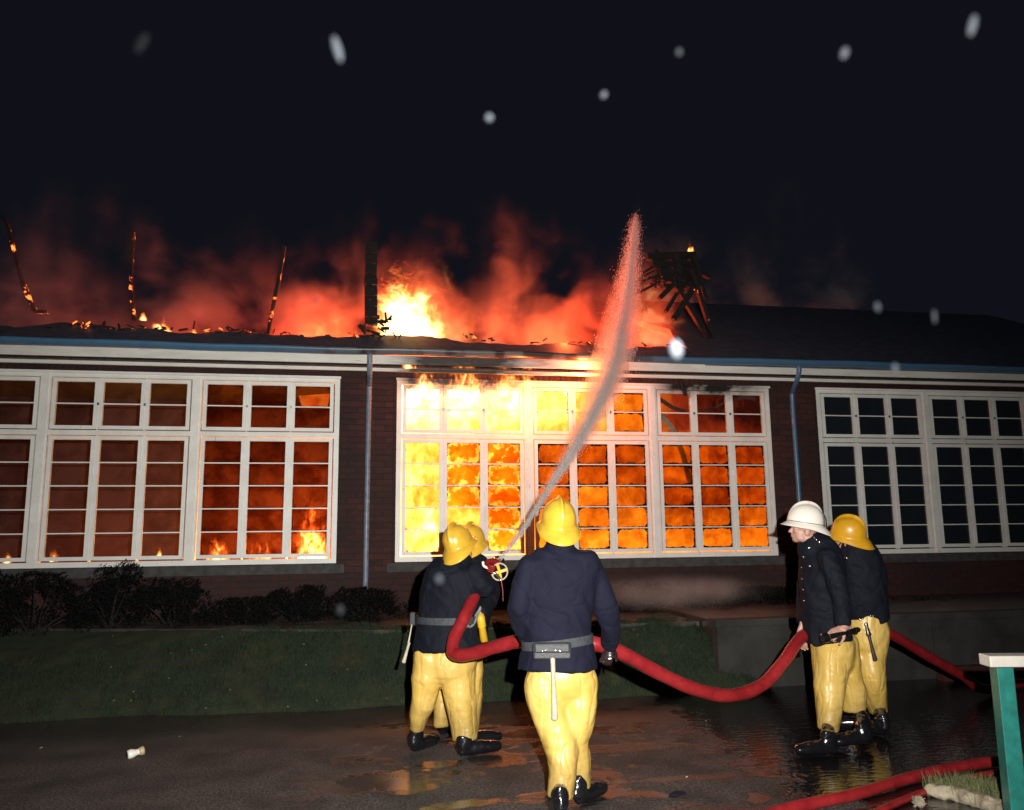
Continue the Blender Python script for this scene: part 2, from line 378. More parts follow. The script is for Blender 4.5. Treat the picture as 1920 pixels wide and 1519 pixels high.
MAT['wood'] = simple('pale_wood_handle', (.42, .36, .27), .55, .2, 30, .2)
MAT['wood_dark'] = simple('dark_wood_handle', (.055, .03, .025), .4, .3, 30, .2)
MAT['skin'] = simple('skin', (.46, .25, .19), .5, .12, 25, .15)
MAT['glove'] = simple('wet_black_glove', (.02, .012, .014), .2, .3, 25, .3, coat=.6)
MAT['glove_grey'] = simple('grey_glove', (.17, .17, .17), .8, .35, 25, .5)
MAT['hair'] = simple('dark_hair', (.02, .014, .01), .6)
MAT['red_plastic'] = simple('red_nozzle_paint', (.20, .012, .015), .22, .2, 10, .1, coat=.5)
MAT['steel'] = simple('steel', (.45, .44, .42), .3, .15, 20, .1, metal=1)
MAT['yellow_plastic'] = simple('yellow_paint', (.65, .38, .02), .35, .1, 10, .1)
MAT['green'] = simple('green_gloss_paint', (.020, .19, .165), .35, .22, 16, .25, coat=.2)
MAT['rail_white'] = simple('white_gloss_paint', (.70, .66, .60), .4, .08, 14, .15)
MAT['kerb'] = simple('worn_concrete_kerb', (.34, .29, .21), .85, .45, 14, .7, dist=.01)
MAT['litter'] = simple('white_litter', (.30, .28, .22), .8, .5, 3)
MAT['can'] = simple('white_can_paint', (.75, .72, .66), .3, .08, 30, .1)
MAT['can_tan'] = simple('tan_can_label', (.45, .36, .22), .4, .2, 30, .1)
MAT['blackhole'] = simple('dark_inside', (.008, .008, .01), .6)

# fire seen through the middle windows
def fire_surface(name, k=1.0, hot=0.0):
    q = NM(name); p = q.pos(); s_ = q.sep(p)
    wv = q.vm('ADD', q.vm('MULTIPLY', p, (1.5, 1.2, 1.0)), q.vm('MULTIPLY', q.noise(p, 1.6, 3, out='Color'), (.9, .9, .9)))
    n = q.noise(wv, 1.9, 5, .6, .5)
    heat = q.ma('ADD', q.mapr(s_[0], .4, 2.6, .40, .09), q.mapr(s_[0], 2.4, 4.6, 0, -.14))
    heat = q.ma('ADD', heat, q.ma('MULTIPLY', q.mapr(s_[2], 2.75, 3.2), q.mapr(s_[0], 2.4, 5.0, .40, -.34)))
    heat = q.ma('ADD', heat, q.ma('MULTIPLY', q.mapr(s_[2], 1.9, 1.3), .20))
    v = q.ma('ADD', q.ma('MULTIPLY', q.ma('SUBTRACT', n, .5), q.mapr(s_[0], .8, 2.8, 1.0, .55)), q.ma('ADD', heat, .40+hot))
    c = q.ramp(v, [(0, (.05, .006, .003)), (.22, (.42, .035, .008)), (.40, (.95, .18, .012)), (.60, (1.0, .29, .030)), (.80, (1, .37, .075)), (1, (1, .44, .16))])
    st_ = q.ma('ADD', .95, q.ma('MULTIPLY', q.ma('POWER', q.ma('MAXIMUM', v, 0.0), 3.2), 7.0))
    em = q.N('Emission', {'Color': c, 'Strength': st_}).outputs[0]
    return q.surf(em)
MAT['fire'] = fire_surface('window_fire')
# glass panes
def pane_mat(name, tintA, tintB, soot, rough=.03, lo_=0.0, clear_edge=None):
    q = NM(name); g = q.co('Generated'); gs = q.sep(g); oi = q.N('ObjectInfo').outputs['Random']; p = q.pos()
    p2 = q.vm('ADD', p, q.N('CombineXYZ', {0: q.ma('MULTIPLY', oi, 40), 1: oi, 2: 0}).outputs[0])
    ex = q.ma('MULTIPLY', q.ma('MINIMUM', gs[0], q.ma('SUBTRACT', 1.0, gs[0])), .42)
    ez = q.ma('MULTIPLY', q.ma('MINIMUM', gs[2], q.ma('SUBTRACT', 1.0, gs[2])), .26)
    # rounded-corner distance to the edge
    e = q.ma('MULTIPLY', q.ma('MULTIPLY', ex, ez), 16.0)
    e = q.ma('MINIMUM', q.ma('MINIMUM', ex, ez), e)
    nn = q.noise(p2, 30, 4, .65); n2 = q.noise(p2, 5, 3); lo = q.noise(p2, 7, 2)
    th = q.mapr(lo, .38, .66, lo_-.006, lo_+.012)
    edge = q.mapr(q.ma('SUBTRACT', q.ma('ADD', e, q.ma('MULTIPLY', q.ma('SUBTRACT', nn, .5), .045)), th), .001, .010, 1, 0)
    edge = q.ma('MULTIPLY', edge, soot)
    tint = q.mix(q.mapr(q.ma('ADD', n2, q.ma('MULTIPLY', q.ma('SUBTRACT', oi, .5), .25)), .38, .66), tintA, tintB)
    if clear_edge:
        ce = q.mapr(q.ma('SUBTRACT', q.ma('ADD', e, q.ma('MULTIPLY', q.ma('SUBTRACT', q.noise(p2, 8, 5, .65), .5), .42)), q.mapr(lo, .3, .7, -.04, .05)), .000, .055, 0, 1, True)
        tint = q.mix(ce, clear_edge, tint)
    tr = q.N('BsdfTransparent', {'Color': tint}).outputs[0]
    gl = q.N('BsdfGlossy', {'Color': (.8, .8, .8, 1), 'Roughness': rough}).outputs[0]
    fr = q.N('Fresnel', {'IOR': 1.45}).outputs[0]
    a = q.N('MixShader', {0: q.ma('MULTIPLY', fr, .6), 1: tr, 2: gl}).outputs[0]
    dk = q.N('BsdfDiffuse', {'Color': (.012, .007, .006, 1)}).outputs[0]
    return q.surf(q.N('MixShader', {0: edge, 1: a, 2: dk}).outputs[0])
MAT['pane_clear'] = pane_mat('clear_glass', (.85, .86, .85), (.7, .7, .7), 0.0)
MAT['pane_smoked'] = pane_mat('smoke_browned_glass', (.82, .62, .5), (.5, .32, .25), .35)
MAT['pane_hot'] = pane_mat('scorched_glass_hot', (1, .98, .92), (.85, .75, .5), .62, lo_=-.012)
MAT['pane_amber'] = pane_mat('scorched_glass_amber', (.88, .58, .18), (.74, .40, .10), .70, lo_=-.004, clear_edge=(1, .95, .8))
MAT['pane_orange'] = pane_mat('scorched_glass_orange', (.88, .80, .45), (.66, .54, .28), 1.0, lo_=.002)
MAT['pane_red'] = pane_mat('scorched_glass_red', (.78, .60, .34), (.58, .40, .20), 1.0, lo_=.006)
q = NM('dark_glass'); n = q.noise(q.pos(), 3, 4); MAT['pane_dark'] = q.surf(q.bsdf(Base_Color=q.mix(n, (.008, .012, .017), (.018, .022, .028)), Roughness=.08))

# ------------------------------------------------------------------ ground
def grid_mesh(name, xs, ys, zf, m):
    X, Y = np.meshgrid(xs, ys); Zv = zf(X, Y); V = np.stack([X, Y, Zv], -1).reshape(-1, 3); nx = len(xs)
    F = [(j*nx+i, j*nx+i+1, (j+1)*nx+i+1, (j+1)*nx+i) for j in range(len(ys)-1) for i in range(nx-1)]
    me = bpy.data.meshes.new(name); me.from_pydata(V.tolist(), [], F); me.materials.append(m)
    return me
g = MB().add([(-400, -400, -.012), (400, -400, -.012), (400, 400, -.012), (-400, 400, -.012)], [(0, 1, 2, 3)]).build('ground', MAT['soil']); tag(g, kind='structure')
rd = link('tarmac_path', grid_mesh('tarmac_path', np.linspace(-30, 30, 121), np.linspace(-6, 9.0, 61),
     lambda X, Y: .006*np.sin(X*1.7+Y)*np.cos(Y*1.3)*.5, MAT['asphalt'])); tag(rd, kind='structure')
# terrace behind the bank and the retaining wall
def toe(x): return 7.80-.03*x+.05*np.sin(x*2.1)+.03*np.sin(x*5.3)
def top_(x): return np.where(x < .5, 8.32+.36*np.clip(.5-x, 0, 4)**.9, 8.32)
def bankz(X, Y):
    t = np.clip((Y-toe(X))/(top_(X)-toe(X)), 0, 1); z = .60*t**.85
    nz = fbm(np.stack([X*3, Y*3, X*0], -1).reshape(-1, 3), 3, 4).reshape(X.shape)*.03
    e = np.clip((4.02-X-.48*t**.8)/.10, 0, 1); e = e*e*(3-2*e)
    return -.02+(z+nz*np.clip(t*6, 0, 1)+.02*(t > 0))*e
bk = link('grass_bank', grid_mesh('grass_bank', np.linspace(-14, 4.15, 260), np.linspace(7.5, 10.3, 70), bankz, MAT['soil']), smooth=True); tag(bk, kind='structure')
te = MB().box(3.52, 24, 7.99, 10.3, .05, .655).build('terrace', MAT['terrace']); tag(te, kind='structure')
V = []; F = []; xs_ = np.linspace(-14, 3.5, 80)
for x_ in xs_:
    y_ = float(top_(np.array(x_)))-.02; V += [(x_, y_, .56), (x_, y_, .612), (x_, 10.13, .612)]
for i in range(79): F += [(i*3, i*3+3, i*3+4, i*3+1), (i*3+1, i*3+4, i*3+5, i*3+2)]
tp = MB().add(V, F).build('terrace_path', MAT['terrace']); tag(tp, kind='structure')
rw = empty('retaining_wall', (6, 7.93, 0), 'low grey concrete retaining wall holding the terrace right of the grass bank', 'wall')
x = 3.50
for i in range(9):
    wd = 1.22; b = MB(); b.box(x+.004, x+wd-.004, 7.86+.004*(i % 2), 7.985, -.02, .60); b.build('concrete_panel', MAT['concrete'], rw); x += wd
MB().box(3.48, x+.02, 7.835, 8.01, .605, .675).build('coping', MAT['concrete'], rw)
for i in range(26):
    xx = 5.9+(i % 13)*.235+(.11 if i >= 13 else 0)
    MB().box(xx, xx+.215, 7.70+random.random()*.01, 7.80, .0+(i//13)*.075, .065+(i//13)*.075).build('brick', MAT['brick'], rw)

def blades(name, pts, h, wd, m, label=None, lean=.5):
    n = len(pts); pts = np.asarray(pts); an = rng.uniform(0, 6.28, n); hh = h*rng.uniform(.5, 1.3, n)
    la = rng.uniform(0, 6.28, n); ll = lean*hh*rng.uniform(.2, 1, n)
    dx = np.stack([np.cos(an), np.sin(an), 0*an], -1)*(wd*rng.uniform(.6, 1.4, n))[:, None]
    mid = pts+np.stack([np.cos(la)*ll*.35, np.sin(la)*ll*.35, hh*.6], -1); tip = pts+np.stack([np.cos(la)*ll, np.sin(la)*ll, hh], -1)
    V = np.stack([pts-dx, pts+dx, mid+dx*.6, mid-dx*.6, tip], 1).reshape(-1, 3)
    k = np.arange(n)*5
    loops = np.stack([k, k+1, k+2, k+3, k+3, k+2, k+4], 1).ravel()
    me = bpy.data.meshes.new(name); me.vertices.add(len(V)); me.vertices.foreach_set('co', V.ravel())
    me.loops.add(len(loops)); me.loops.foreach_set('vertex_index', loops.astype(np.int32))
    st = np.empty(2*n, np.int32); st[0::2] = np.arange(n)*7; st[1::2] = np.arange(n)*7+4
    me.polygons.add(2*n); me.polygons.foreach_set('loop_start', st); me.update(calc_edges=True); me.validate()
    o = link(name, me, m); tag(o, label, 'grass', kind='stuff'); return o
n = 90000
X = rng.uniform(-5.5, 4.0, n); t = rng.uniform(-.03, 1.25, n)
Y = toe(X)+t*(top_(X)-toe(X)); keep = Y < 8.9
X, Y = X[keep], Y[keep]; Zg = bankz(X, Y); k2 = (Zg > -.01) | (X < 3.6); X, Y, Zg = X[k2], Y[k2], Zg[k2]
cl = fbm(np.stack([X*5, Y*5, X*0], -1), 2, 9) > -.55
blades('bank_grass', np.stack([X, Y, Zg], -1)[cl], .042, .0028, MAT['grass'], 'rough dark green grass covering the bank below the windows', 1.1)

# ------------------------------------------------------------------ the building
WALL = 10.15
W2L, W2R = .342, 5.456; WW = W2R-W2L; PIER = .711
WINS = [(W2L-PIER-WW, 'left'), (W2L, 'mid'), (W2R+PIER, 'right')]
ZS, ZT = 1.22, 3.52
B = empty('school_building', (2.5, 11, .6), 'long single-storey brick school with white windows and its roof burning away', 'building')
def wallbox(b, x0, x1, z0, z1): b.box(x0, x1, WALL+.012, WALL+.24, z0, z1)
b = MB()
x0, x1 = WINS[0][0]-1.5, WINS[2][0]+WW+1.5
wallbox(b, x0, x1, .3, ZS-.12); wallbox(b, x0, x1, ZT, 3.80)
wallbox(b, x0, WINS[0][0], ZS-.12, ZT); wallbox(b, W2L-PIER, W2L, ZS-.12, ZT); wallbox(b, W2R, W2R+PIER, ZS-.12, ZT); wallbox(b, WINS[2][0]+WW, x1, ZS-.12, ZT)
b.build('mortar_wall', MAT['mortar'], B)
bm_ = MB().box(0, .214, 0, .1, 0, .065).mesh('brick'); bm_.materials.append(MAT['brick'])
half = MB().box(0, .101, 0, .1, 0, .065).mesh('brick_half'); half.materials.append(MAT['brick'])
sold = MB().box(0, .065, 0, .1, 0, .214).mesh('brick_soldier'); sold.materials.append(MAT['brick'])
stuffb = MB(); cnt = 0
def brick(me, x, z, solo):
    global cnt
    y = WALL-.002+random.uniform(-.0025, .0025)
    if solo and cnt < 298:
        o = link('brick', me, None, B, loc=(x, y, z)); cnt += 1
    else:
        c = np.array([v.co for v in me.vertices])+np.array([x, y, z]); stuffb.add(c, [tuple(pp.vertices) for pp in me.polygons])
def course_run(xa, xb, z, row, solo):
    x = xa+.004; 
    if row % 2: brick(half, x, z, solo); x += .1125
    while x+.214 < xb+.001: brick(bm_, x, z, solo); x += .2247
    if xb-x > .1: brick(half, x, z, solo); x += .1125
    if xb-x > .03: stuffb.box(x, xb-.003, WALL-.001, WALL+.05, z, z+.065)
for pa in (W2L-PIER, W2R):
    for r in range(31): course_run(pa, pa+PIER, ZS-.12+.008+r*.0757, r, True)
for r in range(8):
    z = ZS-.12-.072-r*.0757
    course_run(x0, x1, z, r, False)
x = x0
while x < x1: brick(sold, x, ZT+.012, 0.3 < x < 3.9); x += .0752
for r in range(1): course_run(x0, x1, ZT+.236, r, False)
course_run(W2L-PIER, W2L, 3.455, 1, False); course_run(W2R, W2R+PIER, 3.455, 1, False)
for r in range(31):
    course_run(WINS[2][0]+WW, x1, ZS-.12+.008+r*.0757, r, False)
stuffb.build('brickwork', MAT['brick'], B)['kind'] = 'stuff'

# windows
PW = .4228; MG = .12; ML = .235; GP = .10
def pane_pick(win, bay, colm, row, upper):
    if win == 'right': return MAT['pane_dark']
    if win == 'left':
        return MAT['pane_smoked'] if bay == 2 else MAT['pane_clear']
    if bay == 0:
        if upper or colm == 0: return MAT['pane_hot']
        return MAT['pane_amber'] if row < 3 or colm == 2 else MAT['pane_hot']
    if bay == 1:
        if upper: return MAT['pane_hot'] if colm < 2 else MAT['pane_orange']
        return MAT['pane_orange'] if (row >= 2) else MAT['pane_red']
    return (MAT['pane_red'] if row < 3 else MAT['pane_orange']) if not upper else MAT['pane_clear']
for wx, wn in WINS:
    Wn = empty('window', (wx+WW/2, WALL, ZS)); Wn.parent = B; Wn.matrix_parent_inverse = Matrix.Translation(-B.location)
    Wn['label'] = {'left': 'left window over the shrubs, flames low at its right end', 'mid': 'middle window filled with fire', 'right': 'right window with dark unlit panes'}[wn]
    yf, yb = WALL+.004, WALL+.10
    fr = MB()
    fr.box(wx, wx+WW, yf, yb, ZT-.065, ZT); fr.box(wx, wx+WW, yf, yb, ZS, ZS+.06)
    fr.box(wx, wx+.062, yf+.0015, yb, ZS+.06, ZT-.065); fr.box(wx+WW-.062, wx+WW, yf+.0015, yb, ZS+.06, ZT-.065)
    tz0, tz1 = ZS+.12+1.365+.055, ZS+.12+1.365+.115   # transom
    for bay in range(3):
        gx0 = wx+MG+bay*(3*PW+2*GP+ML)
        gx1 = gx0+3*PW+2*GP
        xa = gx0-.058; xb = gx1+.058
        fr.box(xa+.001, xb-.001, yf+.004, yb, tz0, tz1)
        if bay < 2:
            fr.box(gx1+.058, gx1+ML-.058, yf-.004, yb, ZS+.061, ZT-.066)
            fr.box(gx1+.085, gx1+ML-.085, yf-.016, yf-.005, ZS+.0, ZT-.03)
        for ci in range(1, 3):
            xm = gx0+ci*PW+(ci-.5)*GP
            fr.box(xm-.006, xm+.006, yf+.010, yb, ZS+.061, tz0-.001); fr.box(xm-.006, xm+.006, yf+.010, yb, tz1+.001, ZT-.066)
    # drip mould over the head
    fr.box(wx-.01, wx+WW+.01, yf-.03, yf-.001, ZT-.018, ZT+.010)
    f_ = fr.build('window_frame', MAT['white'], None); f_.parent = Wn; f_.matrix_parent_inverse = Matrix.Translation(-(Wn.location))
    def child(o):
        o.parent = Wn; o.matrix_parent_inverse = Matrix.Translation(-Wn.location); return o
    for bay in range(3):
        gx0 = wx+MG+bay*(3*PW+2*GP+ML)
        for ci in range(3):
            px0 = gx0+ci*(PW+GP); px1 = px0+PW
            for upper in (0, 1):
                z0 = tz1+.055 if upper else ZS+.12; rows = 2 if upper else 5
                z1 = ZT-.118 if upper else tz0-.055
                sb = MB(); e = .0435; yy0, yy1 = yf+.000, yf+.045
                if wn == 'mid' and upper and bay == 0 and ci > 0: pass
                sb.box(px0-e, px0, yy0, yy1, z0-e, z1+e); sb.box(px1, px1+e, yy0, yy1, z0-e, z1+e)
                sb.box(px0, px1, yy0+.0015, yy1, z1, z1+e); sb.box(px0, px1, yy0+.0015, yy1, z0-e, z0)
                ph = (z1-z0-(rows-1)*.014)/rows
                for r in range(1, rows):
                    zz = z0+r*ph+(r-1)*.014; sb.box(px0, px1, yy0+.006, yy1-.004, zz, zz+.014)
                child(sb.build('sash', MAT['white'], None))
                for r in range(rows):
                    zz = z0+r*(ph+.014)
                    me = MB().box(0, PW, 0, .004, 0, ph).mesh('pane'); me.materials.append(pane_pick(wn, bay, ci, rows-1-r, upper))
                    o = bpy.data.objects.new('pane', me); COL.objects.link(o); o.location = (px0, yf+.026, zz); child(o)
    # catches
    for bay in range(3):
        gx0 = wx+MG+bay*(3*PW+2*GP+ML)
        for ci in (1, 2):
            xm = gx0+ci*PW+(ci-.5)*GP
            cb = MB().box(xm-.012, xm+.012, yf-.012, yf-.001, tz1+.30, tz1+.33)
            child(cb.build('catch', MAT['steel'], None))
    sl = MB().box(wx-.10, wx+WW+.10, WALL-.085, WALL+.10, ZS-.118, ZS-.012); sl.box(wx, wx+WW, WALL-.04, WALL+.1, ZS-.0105, ZS-.001)
    sl.build('window_sill', MAT['sill'], B)
# eaves
ex0, ex1 = x0, x1
MB().box(ex0, ex1, 9.74, 9.765, 3.625, 3.735).build('fascia_board', MAT['fascia'], B)
MB().box(ex0, ex1, 9.79, 9.83, 3.545, 3.585).build('soffit_moulding', MAT['fascia'], B)
b = MB()
xx = ex0
while xx < ex1: b.box(xx, min(xx+1.17, ex1), 9.835, WALL-.01, 3.60, 3.615); xx += 1.19
b.build('soffit', MAT['sill'], B)
gm = MB(); pr = []
R1 = .074
for k in range(9): a = math.pi*k/8; pr.append((-R1*math.cos(a), -R1*math.sin(a)))
for k in range(9): a = math.pi*(8-k)/8; pr.append((-(R1-.006)*math.cos(a), -(R1-.006)*math.sin(a)))
nx = 80; V = []; F = []
xsg = np.linspace(ex0, ex1, nx)
for i, xg in enumerate(xsg):
    sag = .006*math.sin(xg*1.3)+.004*math.sin(xg*4.1)
    for (py, pz) in pr: V.append((xg, 9.672+py, 3.795+pz+sag))
L = len(pr)
for i in range(nx-1):
    for k in range(L): k2 = (k+1) % L; F.append((i*L+k, i*L+k2, (i+1)*L+k2, (i+1)*L+k))
gm.add(V, F); G = gm.build('gutter', MAT['gutter'], B, smooth=True)
def sub(parent, o):
    o.parent = parent; o.matrix_parent_inverse = Matrix.Translation(-B.location); return o
xg = ex0+.3
while xg < ex1:
    sag = .006*math.sin(xg*1.3)+.004*math.sin(xg*4.1)
    c = MB(); c.tube([(xg-.02, 9.672, 3.793+sag), (xg+.02, 9.672, 3.793+sag)], R1+.007, 14); sub(G, c.build('gutter_bracket', MAT['gutter'])); xg += .92
# downpipes
def pipe(pts, m, br):
    P = MB().tube(spline(pts, 8), .034, 12).build('downpipe', m, B, smooth=True)
    for (x_, z_) in br:
        c = MB(); c.tube([(x_, 10.085, z_-.022), (x_, 10.085, z_+.022)], .044, 12); c.box(x_-.075, x_+.075, 10.10, 10.14, z_-.015, z_+.015)
        sub(P, c.build('pipe_bracket', m, None, smooth=False))
pipe([(-.005, 9.68, 3.78), (-.005, 9.68, 3.66), (-.005, 9.74, 3.53), (-.005, 10.0, 3.43), (-.008, 10.085, 3.32), (-.010, 10.085, 2.4), (-.012, 10.085, .80)], MAT['pipe_grey'], [(-.008, 3.2), (-.011, 2.1), (-.012, 1.12)])
pipe([(5.66, 9.68, 3.78), (5.66, 9.68, 3.66), (5.67, 9.76, 3.56), (5.74, 10.0, 3.46), (5.765, 10.085, 3.34), (5.77, 10.085, 2.4), (5.775, 10.085, .80)], MAT['pipe'], [(5.768, 3.1), (5.77, 2.15), (5.775, 1.3)])
# roof: slates low down; burnt through for most of its length, whole on the right
def roofz(y): return 3.80+(y-9.72)*.47
ys_ = []
V = []; F = []; xs_ = np.linspace(ex0, 4.35, 170)
edge = 10.45+.16*fbm(np.stack([xs_*1.3, xs_*0, xs_*0], -1), 3, 3)+.07*vnoise(np.stack([xs_*9, xs_*0, xs_*0], -1), 5)
edge = edge-.12*((xs_ > 1.0) & (xs_ < 3.6))
for x_, e_ in zip(xs_, edge):
    for yy in (9.70, lerp(9.70, e_, .5), e_): V.append((x_, yy, roofz(yy)))
    V += [(x_, e_, roofz(e_)-.05), (x_, 9.70, 3.745)]
for i in range(len(xs_)-1):
    for k in range(5): k2 = (k+1) % 5; F.append((i*5+k, (i+1)*5+k, (i+1)*5+k2, i*5+k2))
MB().add(V, F).build('burnt_roof_edge', MAT['slate'], B)
V = [(4.35, 9.70, roofz(9.7)), (ex1, 9.70, roofz(9.7)), (ex1, 14.3, roofz(14.3)), (4.75, 14.3, roofz(14.3)), (4.30, 12.4, roofz(12.4)), (4.62, 11.6, roofz(11.6)), (4.38, 10.8, roofz(10.8))]
top = V; bot = [(a, b_+.02, c_-.08) for a, b_, c_ in V]; n = len(V)
MB().add(top+bot, [tuple(range(n)), tuple(range(n, 2*n))[::-1]]+[(k, n+k, n+(k+1) % n, (k+1) % n) for k in range(n)]).build('slate_roof', MAT['slate'], B)
# broken end of the roof: charred boards, battens and rafters
def Pt(x, y, Y=11.6): return at(x, y, Y-.7)
r = MB()
for (a, c, wd) in [((1216, 482), (1302, 480), .14), ((1225, 492), (1300, 500), .16), ((1235, 505), (1300, 512), .12), ((1240, 520), (1290, 528), .16), ((1248, 535), (1282, 540), .10), ((1270, 480), (1278, 545), .12), ((1250, 495), (1262, 545), .09)]:
    r.beam(Pt(a[0]+random.uniform(-7, 5), a[1]+random.uniform(-4, 4)), Pt(c[0]+random.uniform(-3, 7), c[1]+random.uniform(-7, 4), 11.75), wd*random.uniform(.5, .8), .09)
for k in range(30):
    a = (random.uniform(1225, 1300), random.uniform(478, 545)); an = random.choice([.05, .7, 2.4])+random.uniform(-.3, .3); l_ = random.uniform(10, 30)
    r.beam(Pt(*a), Pt(a[0]+l_*math.cos(an), a[1]-l_*math.sin(an)*.7, 11.75), random.uniform(.02, .05), .04)
for (a, c) in [((1296, 505), (1345, 655)), ((1280, 490), (1330, 520)), ((1300, 480), (1322, 560)), ((1270, 540), (1330, 640))]: r.beam(Pt(*a), Pt(*c, 11.75), .06, .08)
r.build('charred_roof_boarding', MAT['char'], B)
for (a, c, wd) in [((1205, 512), (1240, 492), .030), ((1200, 530), (1245, 512), .030), ((1196, 550), (1250, 522), .032), ((1208, 517), (1238, 503), .02), ((1236, 560), (1296, 500), .07), ((1262, 600), (1312, 520), .09), ((1248, 585), (1275, 540), .05)]:
    MB().beam(Pt(*a), Pt(*c, 11.7), wd, .06).build('charred_batten', MAT['char'], B)
def rafter(pts, wd, m, Y=11.2, name='charred_rafter'):
    P = [at(*p_, Y=Y) for p_ in pts]; mb = MB()
    for i in range(len(P)-1): mb.beam(P[i], P[i+1], wd*random.uniform(.7, 1.1), .08)
    mb.build(name, m, B)
rafter([(-12, 392), (12, 415), (30, 480), (42, 530), (55, 560), (66, 584)], .045, MAT['ember'])
rafter([(66, 584), (90, 586)], .04, MAT['ember'])
rafter([(250, 436), (248, 470), (246, 540), (252, 600)], .040, MAT['ember'])
rafter([(534, 462), (524, 520), (512, 575), (500, 640)], .045, MAT['ember'])
rafter([(697, 455), (695, 520), (696, 610)], .16, MAT['char'], 10.95, 'charred_post')
for k in range(7):
    yy = 470+k*20; mbk = MB(); c_ = at(696+random.uniform(-3, 3), yy, 10.93); mbk.obox(c_, Vector((1, 0, 0)), Vector((0, 1, 0)), Vector((0, 0, 1)), .085*random.uniform(.8, 1.05), .07, .045); mbk.build('charred_block', MAT['char'], B)
# debris on the eaves
r = MB()
for k in range(26):
    a = at(678+random.random()*52, 598+random.random()*28, 10.35); d_ = Vector((random.uniform(-1, 1), random.uniform(-.4, .4), random.uniform(-.2, 1))).normalized()*random.uniform(.04, .13)
    r.beam(a, a+d_, .03*random.uniform(.5, 1.3), .03)
r.build('charred_debris', MAT['char'], B)['kind'] = 'stuff'
r = MB()
for k in range(70):
    xk = random.uniform(-4.2, .5) if k < 52 else random.uniform(1, 4.2); yk = 10.3+random.random()*.2; a = Vector((xk, yk, roofz(yk)+.01)); d_ = Vector((random.uniform(-1, 1), random.uniform(-.3, .3), random.uniform(-.05, .35))).normalized()*random.uniform(.04, .13)
    r.beam(a, a+d_, .018*random.uniform(.5, 1.3), .03)
r.build('roof_debris', MAT['ember'], B)['kind'] = 'stuff'
# rooms
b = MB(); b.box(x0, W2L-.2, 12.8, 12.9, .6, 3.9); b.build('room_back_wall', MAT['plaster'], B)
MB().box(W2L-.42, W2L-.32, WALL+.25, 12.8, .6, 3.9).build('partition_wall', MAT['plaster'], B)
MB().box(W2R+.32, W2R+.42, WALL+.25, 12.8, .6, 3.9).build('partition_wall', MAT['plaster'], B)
MB().box(W2R+.42, x1, 12.8, 12.9, .6, 3.9).build('room_back_wall', MAT['floor'], B)
MB().box(x0, x1, WALL+.24, 14, .55, .6).build('room_floor', MAT['floor'], B)
MB().box(x0, W2L-.43, WALL+.25, 12.79, 3.62, 3.68).build('ceiling', MAT['floor'], B)
MB().box(W2R+.43, x1, WALL+.25, 12.79, 3.62, 3.68).build('ceiling', MAT['floor'], B)
# things hanging in the burning room
for pts, wd, m in [([(1236, 748), (1262, 765), (1286, 772)], .05, 'plaster'), ([(1238, 778), (1262, 806), (1280, 850), (1294, 905)], .07, 'wood'), ([(1372, 752), (1395, 745), (1416, 748)], .05, 'plaster'), ([(1300, 772), (1340, 765), (1362, 752)], .03, 'plaster')]:
    P = [at(*p_, Y=10.32) for p_ in pts]; mb = MB()
    for i in range(len(P)-1): mb.beam(P[i], P[i+1], wd, .03)
    mb.build('fallen_lath', MAT[m], B)
mb = MB().tube(spline([at(1268, 692, 9.95), at(1276, 715, 10.0), at(1283, 735, 10.03), at(1286, 742, 10.04)], 5), [.02, .028, .03, .03, .026, .022, .025, .03, .03, .024, .02, .024, .028, .03, .02, .015][:16], 7).build('hanging_timber', MAT['char'], B)

# ------------------------------------------------------------------ fire in the middle room: one bulging front of flame
nx, nz = 150, 80
xs_ = np.linspace(W2L-.25, W2R+.25, nx); zs_ = np.linspace(.7, 3.9, nz)
X, Zz = np.meshgrid(xs_, zs_); P = np.stack([X*1.4, X*0, Zz*1.1], -1).reshape(-1, 3)
Yf = 10.75+.16*fbm(P, 4, 11).reshape(X.shape)
V = np.stack([X, Yf, Zz], -1).reshape(-1, 3); V2 = V.copy(); V2[:, 1] += .5
F = [(j*nx+i, j*nx+i+1, (j+1)*nx+i+1, (j+1)*nx+i) for j in range(nz-1) for i in range(nx-1)]
N0 = nx*nz
F2 = [(N0+a, N0+d, N0+c, N0+b_) for a, b_, c, d in F]
side = []
for i in range(nx-1): side += [(i, N0+i, N0+i+1, i+1), ((nz-1)*nx+i, (nz-1)*nx+i+1, N0+(nz-1)*nx+i+1, N0+(nz-1)*nx+i)]
for j in range(nz-1): side += [(j*nx, (j+1)*nx, N0+(j+1)*nx, N0+j*nx), (j*nx+nx-1, N0+j*nx+nx-1, N0+(j+1)*nx+nx-1, (j+1)*nx+nx-1)]
me = bpy.data.meshes.new('room_fire'); me.from_pydata(np.concatenate([V, V2]).tolist(), [], F+F2+side); me.materials.append(MAT['fire'])
o = link('room_fire', me, smooth=True); tag(o, 'wall of white and orange fire filling the room behind the middle window', 'fire')

